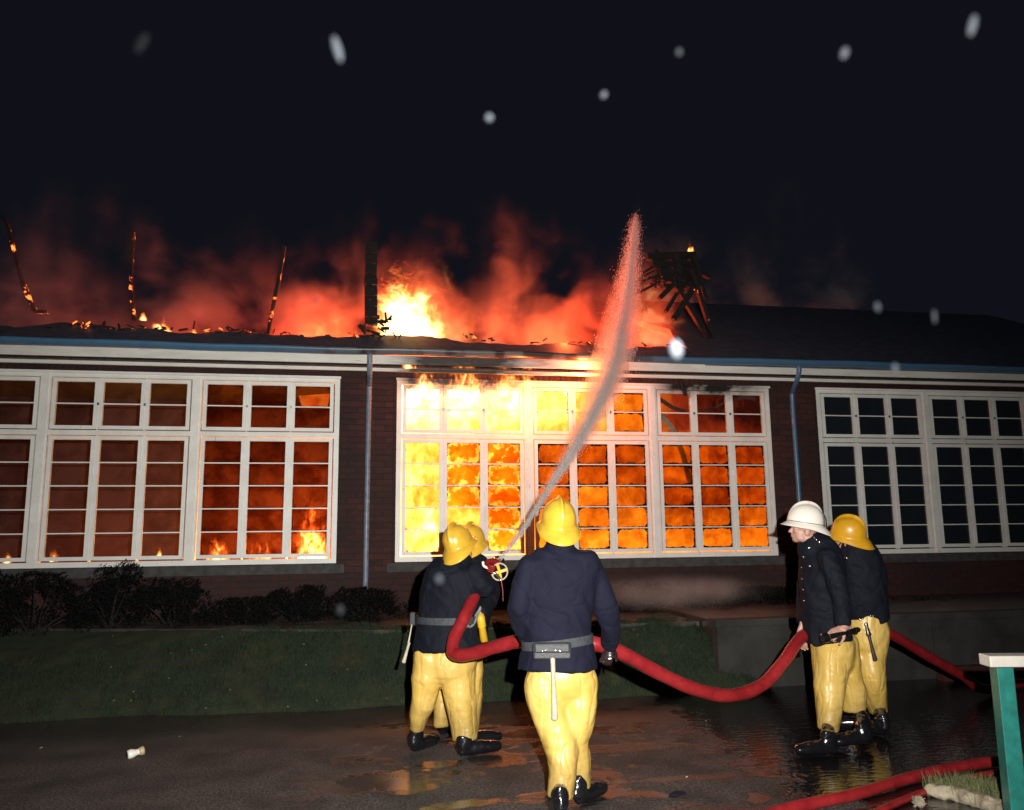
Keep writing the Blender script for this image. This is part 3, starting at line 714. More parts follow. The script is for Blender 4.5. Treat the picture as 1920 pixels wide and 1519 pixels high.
# volumetric flames
def flame_mat(name, hx, hz, seed, power, cut=.35, stretch=.5, det=4, wide=1.0, red=0.0):
    q = NM(name); c = q.co('Object'); s_ = q.sep(c)
    # upward-stretched warped noise; body narrows upward
    u = q.ma('DIVIDE', s_[0], hx); h = q.ma('DIVIDE', s_[2], hz*2)      # h: 0 at base, 1 at top
    dvec = q.vm('ADD', q.vm('MULTIPLY', c, (1, 1, stretch)), (seed*3.7, seed*1.3, seed*.9))
    n = q.noise(dvec, 3.2/max(hx, .25)*.9, det, .55, .8)
    n2 = q.noise(dvec, 8/max(hx, .25), 3, .6, .3)
    r2 = q.ma('ADD', q.ma('MULTIPLY', u, u), q.ma('POWER', q.ma('DIVIDE', s_[1], q.ma('MAXIMUM', hx*.35, .05)), 2.0))
    body = q.ma('SUBTRACT', 1.0, r2)
    body = q.ma('SUBTRACT', body, q.ma('MULTIPLY', q.ma('POWER', q.ma('MAXIMUM', h, 0.0), 1.3), 1.15))
    v = q.ma('ADD', q.ma('MULTIPLY', body, wide), q.ma('ADD', q.ma('MULTIPLY', q.ma('SUBTRACT', n, .5), 3.0), q.ma('MULTIPLY', q.ma('SUBTRACT', n2, .5), 1.1)))
    v = q.mapr(v, cut, cut+.9)
    c_ = q.ramp(v, [(0, (1, .06, .006)), (.35, (1, .20, .02)), (.7, (1, .45, .08)), (1, (1, .72, .30))])
    st_ = q.ma('MULTIPLY', q.ma('POWER', v, 1.6), power)
    return q.vol(q.N('Emission', {'Color': c_, 'Strength': st_}).outputs[0])
def flame(px_, py_, Y, wpx, hpx, seed, power, label, name='flame', group=None, **k):
    p_ = at(px_, py_, Y); s = mpp(p_); hx = wpx*s/2; h = hpx*s
    m = flame_mat('flame_%d' % seed, hx*.8, h/2*.9, seed, power*.45/max(hx, .05), **k)
    b = MB(); 
    # domain: a tapering closed body
    V = []; F = []; rings = 8; nn = 16
    for i in range(rings+1):
        t = i/rings; rr = hx*(1.0 if t < .6 else 1-.45*((t-.6)/.4)**1.5); 
        for kk in range(nn): a = 2*math.pi*kk/nn; V.append((rr*math.cos(a), rr*.5*math.sin(a), -.04*h+t*h*1.04))
    for i in range(rings):
        for kk in range(nn): k2 = (kk+1) % nn; F.append((i*nn+kk, i*nn+k2, (i+1)*nn+k2, (i+1)*nn+kk))
    F.append(tuple(range(nn))[::-1]); F.append(tuple(rings*nn+kk for kk in range(nn)))
    b.add(V, F); o = b.build(name, m); o.location = p_; m.cycles.volume_step_rate = .35
    return tag(o, label, 'flame', group)
G_ = 'flames licking out over the middle window'
flame(795, 745, 10.05, 80, 96, 1, 26, 'white-yellow flame at the left corner over the middle window', group=G_, wide=1.3)
flame(872, 742, 10.03, 96, 125, 2, 26, 'tallest orange flame climbing from the middle window to the eaves', group=G_, wide=1.1)
flame(950, 738, 10.05, 88, 100, 3, 24, 'orange flame at the third top pane of the middle window', group=G_, wide=1.1)
flame(992, 722, 10.02, 52, 82, 4, 24, 'thin leaning flame tongue right of the other window flames', group=G_, wide=.9)
flame(1098, 722, 9.85, 56, 52, 21, 9, 'orange flame at the head of the middle window, left of the jet', wide=.9)
flame(768, 690, 9.78, 46, 26, 5, 20, 'small flame curling under the gutter near the first downpipe', wide=1.2)
flame(765, 636, 11.2, 210, 160, 6, 26.0, 'big white and yellow flame bursting through the roof beside the charred post', wide=2.4, stretch=.9, cut=.3)
flame(790, 632, 11.5, 300, 210, 7, 3.5, 'deep red flame cloud drifting right of the big roof flame', wide=1.3, stretch=1.0, cut=.3)
flame(748, 585, 11.25, 140, 120, 8, 18, 'upper curl of yellow flame against the charred post', wide=1.2, stretch=1.4, cut=.25)
flame(300, 624, 10.62, 62, 42, 9, 30, 'low orange flames along the left roof edge', wide=1.2)
flame(362, 628, 10.62, 26, 20, 10, 30, 'tiny flame on the left roof edge', wide=1.2)
flame(268, 600, 10.8, 22, 22, 11, 20, 'small flame above the left roof edge flames', wide=1.2)
flame(620, 640, 11.3, 220, 90, 12, 5, 'orange glow of fire left of the charred debris', wide=1.2, stretch=1.0)
flame(1294, 478, 11.55, 26, 36, 13, 30, 'single orange flame standing on the broken roof end', wide=1.3)
flame(1225, 640, 12.1, 200, 180, 14, 2.6, 'red fire burning below the broken roof end', wide=1.3, stretch=1.0, cut=.2)
# room flames low in the left window
flame(585, 1052, 11.0, 96, 120, 15, 120, 'bright flames low behind the right end of the left window', wide=1.4, cut=.2)
flame(410, 1052, 11.0, 70, 62, 16, 60, 'flames behind the first lower pane of the left window right bay', wide=1.1)
flame(490, 1052, 11.0, 64, 56, 17, 50, 'weak flames between the brighter fires in the left window', wide=1.0)
flame(100, 1052, 11.6, 30, 30, 18, 20, 'small floor flame at the left window second bay', wide=1.2)
flame(12, 1055, 11.6, 46, 36, 19, 20, 'small floor flame at the left edge of the left window', wide=1.2)
flame(298, 1046, 11.6, 16, 30, 20, 20, 'tiny floor flame in the left window middle bay', wide=1.2)

# smoke
def smoke_mat(name, dens, sc, lo, hi, z0, z1, col=(.75, .7, .68), xf=None, zcap=99.0):
    q = NM(name); p = q.pos(); s_ = q.sep(p)
    wv = q.vm('ADD', q.vm('MULTIPLY', p, (1, 1, 1.2)), q.vm('MULTIPLY', q.noise(p, .8, 2, out='Color'), (1.2, 1.2, 1.2)))
    n = q.noise(wv, sc, 5, .58)
    bigx = q.noise(q.vm('ADD', q.vm('MULTIPLY', p, (.75, .4, .25)), (3.1, 0, 0)), 1.0, 3, .6)
    zz = q.ma('ADD', s_[2], q.ma('MULTIPLY', q.ma('SUBTRACT', bigx, .52), -5.5))
    d = q.ma('MULTIPLY', q.mapr(n, lo, hi, 0, 1, True), q.ma('POWER', q.mapr(zz, z1, z0, 0, 1, True), 1.4))
    d = q.ma('MULTIPLY', d, q.mapr(s_[2], zcap, zcap-1.2, 0, 1, True))
    if xf: d = q.ma('MULTIPLY', d, q.mapr(q.ma('ADD', s_[0], q.ma('MULTIPLY', n, .8)), xf[1]+.4, xf[0]+.4, 0, 1, True))
    return q.vol(q.N('VolumeScatter', {'Color': (*col, 1), 'Density': q.ma('MULTIPLY', d, dens)}).outputs[0])
m = smoke_mat('fire_smoke', 2.6, .95, .46, .62, 3.6, 6.2, (.30, .20, .17), xf=(4.35, 5.0), zcap=7.9)
o = MB().box(-5.2, 5.1, 10.9, 13.2, 3.9, 8.0).build('roof_smoke', m); tag(o, 'red-lit smoke rolling up from the burning roof', 'smoke', kind='stuff'); m.cycles.volume_step_rate = .8
m = smoke_mat('grey_smoke', 2.2, .7, .50, .72, 4.6, 8.2, (.8, .85, .9))
o = MB().box(4.8, 10.5, 14.6, 17.5, 5.6, 9.6).build('grey_smoke', m); tag(o, 'faint grey smoke drifting over the unburnt roof at the right', 'smoke', kind='stuff')

# ------------------------------------------------------------------ water jet
jet_px = [(936, 1050, 6.05), (985, 985, 6.9), (1030, 912, 7.7), (1078, 835, 8.3), (1115, 762, 8.8), (1140, 700, 9.15), (1158, 630, 9.45), (1172, 555, 9.85), (1182, 480, 10.2), (1190, 408, 10.5)]
pts = spline([at(a, b_, Y=c) for a, b_, c in jet_px], 6)
q = NM('water_spray'); p = q.pos(); n = q.noise(q.vm('MULTIPLY', p, (6, 6, 3.5)), 1, 4, .65, .5)
zf = q.mapr(q.sep(p)[2], 3.6, 5.6, 1, .12)
q.vol(q.N('VolumeScatter', {'Color': (1, .98, .97, 1), 'Anisotropy': .2, 'Density': q.ma('MULTIPLY', zf, q.mapr(n, .40, .68, .1, 1.5))}).outputs[0]); MAT['spray'] = q.m; q.m.cycles.volume_step_rate = .5
J = empty('water_jet', pts[0], 'long jet of water arching from the red nozzle over the middle window', 'water jet')
def prof(f): return [f(i/(len(pts)-1)) for i in range(len(pts))]
def jet_r(t, k):
    T_ = [0, .22, .33, .44, .55, .67, .78, .89, 1]; R_ = [.016, .04, .075, .13, .18, .19, .155, .10, .02]
    return k*float(np.interp(t, T_, R_))
for k_ in (1.45, 1.2, .95): MB().tube(pts, prof(lambda t: jet_r(t, k_)), 16).build('spray_cone', MAT['spray'], J, smooth=True)
MB().tube(pts, prof(lambda t: jet_r(t, .7)), 14).build('spray_core', MAT['spray'], J, smooth=True)
q = NM('water_stream'); p = q.pos(); n = q.noise(q.vm('MULTIPLY', p, (60, 30, 22)), 1, 3, .6)
wsh = q.N('MixShader', {0: .5, 1: q.N('BsdfDiffuse', {'Color': (1, 1, 1, 1)}).outputs[0], 2: q.N('BsdfTranslucent', {'Color': (1, 1, 1, 1)}).outputs[0]}).outputs[0]
q.surf(q.N('MixShader', {0: q.mapr(n, .35, .65, .18, .58), 1: q.N('BsdfTransparent').outputs[0], 2: wsh}).outputs[0]); MAT['stream'] = q.m
q = NM('water_droplets'); q.surf(q.N('MixShader', {0: .5, 1: q.N('BsdfDiffuse', {'Color': (1, 1, 1, 1)}).outputs[0], 2: q.N('BsdfTranslucent', {'Color': (1, 1, 1, 1)}).outputs[0]}).outputs[0]); MAT['droplet'] = q.m
MB().tube(pts, prof(lambda t: .016+.026*t if t < .8 else .030*(1-(t-.8)/.2)+.002), 12).build('stream', MAT['stream'], J, smooth=True)
n = 60000; tt = rng.beta(2.0, 1.4, n); tt = np.clip(tt, 0, .995); PA = np.array([tuple(v) for v in pts]); ix = tt*(len(pts)-1); i0 = ix.astype(int); fr_ = (ix-i0)[:, None]
C_ = PA[i0]*(1-fr_)+PA[np.minimum(i0+1, len(pts)-1)]*fr_; tg = PA[np.minimum(i0+1, len(pts)-1)]-PA[i0]; tg /= np.linalg.norm(tg, axis=1)[:, None]
rr = np.interp(tt, [0, .22, .33, .44, .55, .67, .78, .89, 1], [.02, .05, .10, .20, .25, .25, .21, .16, .10])
e1 = np.cross(tg, [0, 1, 0]); e1 /= np.linalg.norm(e1, axis=1)[:, None]; e2 = np.cross(tg, e1)
rad = np.abs(rng.normal(0, .42, n)); C_ = C_+tg*(rng.normal(0, .07, n)*(tt > .85))[:, None]; th_ = rng.uniform(0, 6.28, n)
C_ = C_+(e1*(np.cos(th_)*rad*rr)[:, None]+e2*(np.sin(th_)*rad*rr)[:, None])-e1*(rr*.25*rng.random(n))[:, None]*np.sign(1)
ln_ = rng.uniform(.006, .022, n)[:, None]*(.5+tt[:, None]); wd_ = rng.uniform(.0012, .0036, n)[:, None]*np.interp(tt, [0, .6, 1], [1.1, 1.1, .55])[:, None]
u1 = e1*wd_; u2 = e2*wd_
V = np.stack([C_-tg*ln_, C_+u1, C_-u1*.5+u2*.87, C_-u1*.5-u2*.87, C_+tg*ln_*.6], 1).reshape(-1, 3)
k5 = np.arange(n)[:, None]*5
Fd = (k5[:, None, :]+np.array([[0, 1, 2], [0, 2, 3], [0, 3, 1], [4, 2, 1], [4, 3, 2], [4, 1, 3]])[None]).reshape(-1, 3)
me = bpy.data.meshes.new('droplets'); me.vertices.add(len(V)); me.vertices.foreach_set('co', V.ravel()); me.loops.add(Fd.size); me.loops.foreach_set('vertex_index', Fd.ravel().astype(np.int32))
me.polygons.add(len(Fd)); me.polygons.foreach_set('loop_start', (np.arange(len(Fd))*3).astype(np.int32)); me.update(calc_edges=True)
link('droplets', me, MAT['droplet'], J)['kind'] = 'stuff'
q = NM('mist'); c = q.co('Object'); L_ = q.N('VectorMath', {0: q.vm('MULTIPLY', c, (1/1.45, 1/.5, 1/.24))}, operation='LENGTH').outputs['Value']
q.vol(q.N('VolumeScatter', {'Color': (.95, .9, .88, 1), 'Density': q.ma('MULTIPLY', q.mapr(L_, 1, .2, 0, 1, True), q.mapr(q.noise(c, 2.2, 4), .3, .7, .1, 1.2))}).outputs[0])
o = MB().ball((0, 0, 0), 1.45, .5, .24).build('spray_mist', q.m); o.location = (3.5, 9.1, .86); tag(o, 'low mist of spray hanging over the terrace under the middle window', 'mist', kind='stuff')

#PEOPLE
# ------------------------------------------------------------------ shrubs, litter, kerb, post
def shrub(px_, top_py, Y, wpx, label, z0=.55, n=5200):
    c = at(px_, top_py, Y); s = mpp(c); h = c.z-z0; rx = wpx*s/2*1.12
    root = empty('shrub', (c.x, c.y, z0), label, 'shrub', 'shrubs along the wall under the windows')
    cl = []
    for k in range(26):
        a = random.uniform(0, 6.28); r_ = random.random()**.5; zz = random.uniform(.12, .93)
        cl.append((c.x+math.cos(a)*r_*rx*(1-.35*zz), c.y+math.sin(a)*r_*.33*(1-.3*zz), z0+zz*h, random.uniform(.08, .17)))
    idx = rng.integers(0, 26, n); C_ = np.array(cl)[idx]; d = rng.normal(size=(n, 3)); d /= np.linalg.norm(d, axis=1)[:, None]
    P = C_[:, :3]+d*(C_[:, 3]*rng.uniform(.5, 1.0, n)**.5)[:, None]
    P[:, 2] = np.minimum(P[:, 2], c.z+.03*rng.random(n)); P[:, 2] = np.maximum(P[:, 2], z0+.02)
    ln = rng.uniform(.016, .034, n); u = rng.normal(size=(n, 3))+d*.8+np.array([0, 0, .5]); u /= np.linalg.norm(u, axis=1)[:, None]
    v = np.cross(u, rng.normal(size=(n, 3))); v /= np.linalg.norm(v, axis=1)[:, None]
    V = np.stack([P, P+u*ln[:, None]*.5+v*ln[:, None]*.28, P+u*ln[:, None], P+u*ln[:, None]*.5-v*ln[:, None]*.28], 1).reshape(-1, 3)
    me = bpy.data.meshes.new('foliage'); me.from_pydata(V.tolist(), [], [(4*i, 4*i+1, 4*i+2, 4*i+3) for i in range(n)])
    link('foliage', me, MAT['leaf'], root)['kind'] = 'stuff'
    mb = MB()
    for k in range(12):
        q_ = cl[k]; mb.tube([(c.x+random.uniform(-.04, .04), c.y, z0), ((c.x+q_[0])/2, (c.y+q_[1])/2, z0+(q_[2]-z0)*.55), q_[:3]], [.012, .008, .004], 6)
    mb.build('stem', MAT['twig'], root)
shrub(-60, 1072, 9.45, 190, 'shrub cut by the left edge of the picture under the left window')
shrub(70, 1078, 9.40, 190, 'dark shrub under the left window, next to the leftmost shrub')
shrub(213, 1056, 9.42, 130, 'tallest shrub, its tip poking above the left window sill', n=6000)
shrub(330, 1090, 9.45, 150, 'shrub right of the tallest one under the left window')
shrub(455, 1128, 9.45, 130, 'lowest shrub, with bare brick showing above it')
shrub(570, 1104, 9.45, 140, 'shrub below the right end of the left window')
shrub(690, 1108, 9.45, 130, 'shrub at the foot of the grey downpipe')
shrub(1195, 1098, 9.55, 120, 'shrub under the middle window right of the central firefighter', z0=.6, n=3600)
shrub(1330, 1120, 9.55, 150, 'low shrub under the right end of the middle window', z0=.6, n=3400)
shrub(1440, 1106, 9.6, 110, 'shrub left of the white-helmeted officer by the blue downpipe', z0=.6, n=3400)
shrub(1735, 1128, 9.6, 170, 'low shrub under the right window beside the firefighter with the axe', z0=.6, n=3400)

mb = MB()
for k in range(38):
    if k < 30: xk, tk = random.uniform(-2.8, 2.8), random.uniform(.0, .95); yk = float(toe(xk)+tk*(float(top_(np.array(xk)))-toe(xk))); zk = float(bankz(np.array([[xk]]), np.array([[yk]]))[0, 0])+.035
    else: xk, yk, zk = random.uniform(-2.5, 3.2), random.uniform(5.0, 7.5), .012
    a = random.uniform(0, 3); mb.obox((xk, yk, zk), Vector((math.cos(a), math.sin(a), .2)).normalized(), Vector((-math.sin(a), math.cos(a), 0)), Vector((0, .2, 1)).normalized(), random.uniform(.003, .010), random.uniform(.003, .006), .002)
tag(mb.build('litter', MAT['litter']), 'tiny scraps of pale litter strewn over grass bank and tarmac', 'litter', kind='stuff')
# crushed can on the tarmac
c0 = at(255, 1411, Z=.03); ax = Vector((.80, .42, .12)).normalized()
can = empty('crushed_can', c0, 'white crushed drinks can lying on the tarmac at the left', 'can')
prof_ = [(-.058, .022), (-.055, .031), (-.03, .034), (-.005, .024), (.012, .020), (.03, .027), (.05, .030), (.056, .024)]
mb = MB(); mb.tube([c0+ax*a for a, r_ in prof_], [r_ for a, r_ in prof_], 18); mb.build('can_body', MAT['can'], can, smooth=True)
mb = MB(); mb.tube([c0-ax*.0595, c0-ax*.062], [.021, .015], 16); mb.build('can_opening', MAT['blackhole'], can)
mb = MB(); mb.tube([c0+ax*.018, c0+ax*.03, c0+ax*.048, c0+ax*.055], [.024, .029, .0325, .027], 16); mb.build('can_label', MAT['can_tan'], can, smooth=True)
# dark rag at the bottom middle
p0 = at(1265, 1491, Z=.0); mb = MB()
for k in range(5): mb.ball(p0+Vector((random.uniform(-.05, .05), random.uniform(-.02, .02), .008)), random.uniform(.02, .045), .02, random.uniform(.008, .018), nu=10, nv=6)
tag(link('rag', remesh(mb, .004, 3), MAT['jacket']), 'small dark wet rag on the tarmac right of the central firefighter', 'rag')
# grass verge + kerb stone, bottom right
K = [at(1752, 1494, Z=.0), at(1800, 1502, Z=0), at(1850, 1516, Z=0), at(1905, 1536, Z=0), at(2010, 1575, Z=0)]
kerb = empty('kerb_stone', K[0], 'worn pale concrete kerb stone curving round the grass verge at bottom right', 'kerb')
mb = MB(); kp = spline(K, 5)
mb.loft([(p_+Vector((0, .02, .03)), .045 if i else .035, .052) for i, p_ in enumerate(kp)], side=(0, 0, 1), n=12)
kv = remesh(mb, .010, 2, disp=lambda c, n: .012*fbm(c*22, 3, 2)); link('kerb_body', kv, MAT['kerb'], kerb)
pts_ = []
for k in range(1500):
    u = random.random(); base = K[0].lerp(K[3], .15+u*.85); pts_.append((base.x+random.uniform(-.05, .3), base.y+.10+random.random()*(.10+.20*u), .015))
blades('verge_grass', pts_, .085, .0022, MAT['grass_bright'], 'pale flash-lit grass tuft behind the kerb stone', .6)
vm_ = MB().add([tuple(K[0]+Vector((.0, .06, .004))), tuple(K[3]+Vector((0, .03, .004))), (5.5, 3.9, .004), (5.5, 5.1, .004), tuple(K[0]+Vector((.25, .26, .004)))], [(0, 1, 2, 3, 4)]).build('verge_soil', MAT['soil']); tag(vm_, kind='structure')
# straw bundle caught on the thin hose
c1 = at(1722, 1503, Z=.03); mb = MB()
for k in range(170):
    d_ = Vector((random.gauss(0, 1), random.gauss(0, 1), random.gauss(0, .7))).normalized(); a = c1+d_*random.uniform(.005, .03); e_ = Vector((random.gauss(0, 1), random.gauss(0, 1), random.gauss(0, 1))).normalized()*.016
    mb.beam(a-e_, a+e_, .003, .003)
tag(mb.build('straw_clump', MAT['kerb']), 'clump of pale straw caught against the thin red hose', 'straw clump', kind='stuff')
# green post with white rail
pb = at(1908, 1560, Z=0); ang = math.radians(-20); ux = Vector((math.cos(ang), math.sin(ang), 0)); uy = Vector((-math.sin(ang), math.cos(ang), 0))
zt = at(1890, 1251, Y=pb.y).z
post = empty('green_barrier', pb, 'teal painted wooden post carrying a white rail at the right edge', 'barrier')
def bev(o, wd=.004):
    m_ = o.modifiers.new('b', 'BEVEL'); m_.width = wd; m_.segments = 2; return o
ctr = pb+ux*.02+uy*.05
bev(MB().obox(ctr+Vector((0, 0, zt/2)), ux, uy, Vector((0, 0, 1)), .042, .052, zt/2).build('post', MAT['green'], post))
rx_ = Vector((math.cos(-.20), math.sin(-.20), 0)); ry_ = Vector((-rx_.y, rx_.x, 0))
rc = at(1851, 1239, Y=pb.y-.03)
bev(MB().obox(rc+rx_*.75+Vector((0, .02, 0)), rx_, ry_, Vector((0, 0, 1)), .75, .055, .029).build('rail', MAT['rail_white'], post), .005)

# ------------------------------------------------------------------ hoses
def hose(name, pts, r, label, group='red fire hoses', coup=()):
    P = spline(pts, 10); root = empty(name, P[0], label, 'hose', group)
    MB().tube(P, [r*(1+.03*math.sin(i*.7)) for i in range(len(P))], 20).build('hose_body', MAT['hose'], root, smooth=True)
    for i in coup:
        t = (P[i+1]-P[i-1]).normalized(); mb = MB(); c = P[i]
        mb.tube([c-t*.09, c-t*.085, c-t*.03, c-t*.028, c+t*.028, c+t*.03, c+t*.085, c+t*.09], [r*1.02, r*1.12, r*1.12, r*1.3, r*1.3, r*1.12, r*1.12, r*1.02], 20)
        mb.build('coupling', MAT['steel'], root, smooth=False)
    return P
HP = hose('fire_hose', [at(*p_) for p_ in [(922, 1066, 6.35), (905, 1084, 6.2), (886, 1125, 5.95), (868, 1163, 5.82), (851, 1200, 5.75), (852, 1226, 5.68), (884, 1226, 5.56), (925, 1214, 5.42), (975, 1202, 5.27), (1045, 1196, 5.16),
     (1110, 1206, 5.10), (1165, 1224, 5.12), (1232, 1260, 5.2), (1300, 1291, 5.3), (1368, 1304, 5.4), (1428, 1285, 5.5), (1470, 1240, 5.6), (1502, 1196, 5.70), (1545, 1170, 5.95), (1605, 1165, 6.2), (1668, 1188, 6.35), (1745, 1233, 6.6), (1800, 1264, 6.75), (1850, 1292, 6.95)]]
     + [Vector((6.55, 7.2, .06)), Vector((8.5, 6.9, .05)), Vector((12, 6.2, .05))], .045, 'thick red hose held by the crew, sagging between the central firefighter and the officer')
hose('fire_hose', [at(1380, 1548, Z=.036), at(1480, 1516, Z=.036), at(1604, 1489, Z=.036), at(1700, 1460, Z=.036), at(1780, 1441, Z=.036), at(1865, 1428, Z=.036), at(1960, 1420, Z=.036), at(2100, 1415, Z=.036)], .034,
     'red hose lying on wet tarmac across the bottom right corner')
hose('fire_hose', [at(1600, 1545, Z=.022), at(1660, 1515, Z=.022), at(1715, 1492, Z=.022), at(1765, 1474, Z=.022), at(1820, 1458, Z=.022), at(1900, 1444, Z=.022), at(2040, 1430, Z=.022)], .020,
     'thinner red hose beneath the bottom right hose, beside the kerb stone')

# ------------------------------------------------------------------ people
class Fig:
    def __init__(s, Y0): s.Y = Y0
    def P(s, x, y, dy=0): return at(x, y, s.Y+dy)
    def st(s, L):
        o = []
        for q_ in L:
            x, y, dy, a = q_[:4]; b = q_[4] if len(q_) > 4 else a; p_ = s.P(x, y, dy); k = mpp(p_); o.append((p_, a*k, b*k))
        return o
def flatloft(mb, st, side, n=20, top_round=True):
    """loft that is round at its first end and cut flat at the last (a hem)"""
    p, a, b = st[0]; t = (st[0][0]-st[1][0]).normalized(); m = min(a, b)
    if top_round: st = [(p+t*m*math.sin(q_)*.8, a*math.cos(q_), b*math.cos(q_)) for q_ in (1.3, .8, .4)]+st
    mb.loft(st, side=side, n=n, closed_round=False)
def dense(st, k=4):
    out = []; P = [st[0]]+st+[st[-1]]
    for i in range(1, len(P)-2):
        for j in range(k):
            t = j/k; a, b, c, d = P[i-1:i+3]
            f = lambda A, B_, C_, D: .5*(2*B_+(C_-A)*t+(2*A-5*B_+4*C_-D)*t*t+(3*B_-A-3*C_+D)*t**3)
            out.append((f(a[0], b[0], c[0], d[0]), f(a[1], b[1], c[1], d[1]), f(a[2], b[2], c[2], d[2])))
    out.append(st[-1]); return out
def folds(amp=.010, f1=(11, 11, 4.5), f2=(6, 6, 13), seed=0):
    def g(c, n):
        wv = c+.05*np.stack([vnoise(c*5, seed+1), vnoise(c*5, seed+2), vnoise(c*5, seed+3)], -1)
        # shear so that the folds run diagonally
        d1 = wv.copy(); d1[:, 0] += .35*wv[:, 2]; d2 = wv.copy(); d2[:, 2] += .6*wv[:, 0]
        r1 = 1-np.abs(vnoise(d1*np.array(f1), seed+5))*2; r2 = 1-np.abs(vnoise(d2*np.array(f2), seed+9))*2
        r3 = 1-np.abs(vnoise(wv*28, seed+7))*2
        return amp*(.6*r1+.4*r2+.05*r3)-amp*.2
    return g
def hand(mb, wrist, dirn, palm, curl=.8, sc=1.0, thumb=1, spread=.12):
    """wrist point, direction of the hand, direction the palm faces, finger curl (radians per joint)"""
    wrist = Vector(wrist); d = Vector(dirn).normalized(); pn = Vector(palm); pn = (pn-d*pn.dot(d)).normalized(); s_ = d.cross(pn)*thumb
    mb.loft([(wrist-d*.04*sc, .026*sc, .020*sc), (wrist, .027*sc, .019*sc), (wrist+d*.035*sc, .038*sc, .017*sc), (wrist+d*.075*sc, .042*sc, .015*sc), (wrist+d*.092*sc, .038*sc, .012*sc)], side=s_, n=14)
    for i, (off, ln) in enumerate([(.031, .92), (.0105, 1.05), (-.0105, 1.0), (-.031, .80)]):
        p_ = wrist+d*.086*sc+s_*off*sc; dd = (d+s_*off*spread*20*.12).normalized(); pts = [p_-dd*.02*sc, p_]; a = 0
        for L_ in (.042, .027, .022):
            a += curl*(1 if L_ != .042 else .75); v = dd*math.cos(a)+pn*math.sin(a); p_ = p_+v*L_*ln*sc; pts.append(p_)
        mb.loft([(q_, r_*sc, r_*sc) for q_, r_ in zip(pts, (.0095, .0098, .0090, .0084, .0070))], side=s_, n=10)
    b0 = wrist+d*.022*sc+s_*.028*sc; v1 = (d*.6+s_*.65+pn*.45).normalized(); v2 = (d*.75+s_*.1+pn*.75).normalized()
    p1 = b0+v1*.040*sc; p2 = p1+(v1*.5+v2).normalized()*.032*sc; p3 = p2+v2*.024*sc
    mb.loft([(b0-v1*.012*sc, .013*sc, .013*sc), (b0, .0135*sc, .013*sc), (p1, .0115*sc, .0115*sc), (p2, .0105*sc, .0100*sc), (p3, .0080*sc, .0080*sc)], side=pn, n=10)
def basis(fwd, up):
    f = Vector(fwd).normalized(); u = Vector(up); u = (u-f*u.dot(f)).normalized(); r_ = f.cross(u); return Matrix((r_, f, u)).transposed()   # columns x=right y=fwd z=up
def head(mb, c, Bm, sc=1.0):
    c = Vector(c)
    L = lambda x, y, z: c+Bm @ Vector((x, y, z))*sc
    mb.ball(L(0, -.008, .03), .074*sc, .092*sc, .090*sc, Bm, 20, 14)
    mb.ball(L(0, .022, -.035), .058*sc, .066*sc, .070*sc, Bm, 18, 12)          # face
    mb.ball(L(0, .050, -.085), .034*sc, .032*sc, .024*sc, Bm, 12, 8)           # chin
    for s_ in (-1, 1):
        mb.ball(L(s_*.038, .012, -.068), .022*sc, .050*sc, .030*sc, Bm, 12, 8)  # jaw
        mb.ball(L(s_*.034, .070, -.022), .018*sc, .014*sc, .016*sc, Bm, 10, 8)  # cheek
        mb.ball(L(s_*.030, .076, .012), .020*sc, .012*sc, .009*sc, Bm, 10, 8)   # brow
        mb.ball(L(s_*.029, .078, -.002), .011*sc, .010*sc, .008*sc, Bm, 10, 8)  # eye
        mb.ball(L(s_*.076, -.008, -.018), .010*sc, .022*sc, .032*sc, Bm, 12, 8) # ear
    mb.loft([(L(0, .080, .008), .010*sc, .010*sc), (L(0, .092, -.012), .011*sc, .011*sc), (L(0, .104, -.032), .015*sc, .012*sc)], side=Bm @ Vector((1, 0, 0)), n=10)
    mb.ball(L(0, .084, -.055), .022*sc, .010*sc, .007*sc, Bm, 10, 8); mb.ball(L(0, .082, -.067), .020*sc, .010*sc, .007*sc, Bm, 10, 8)
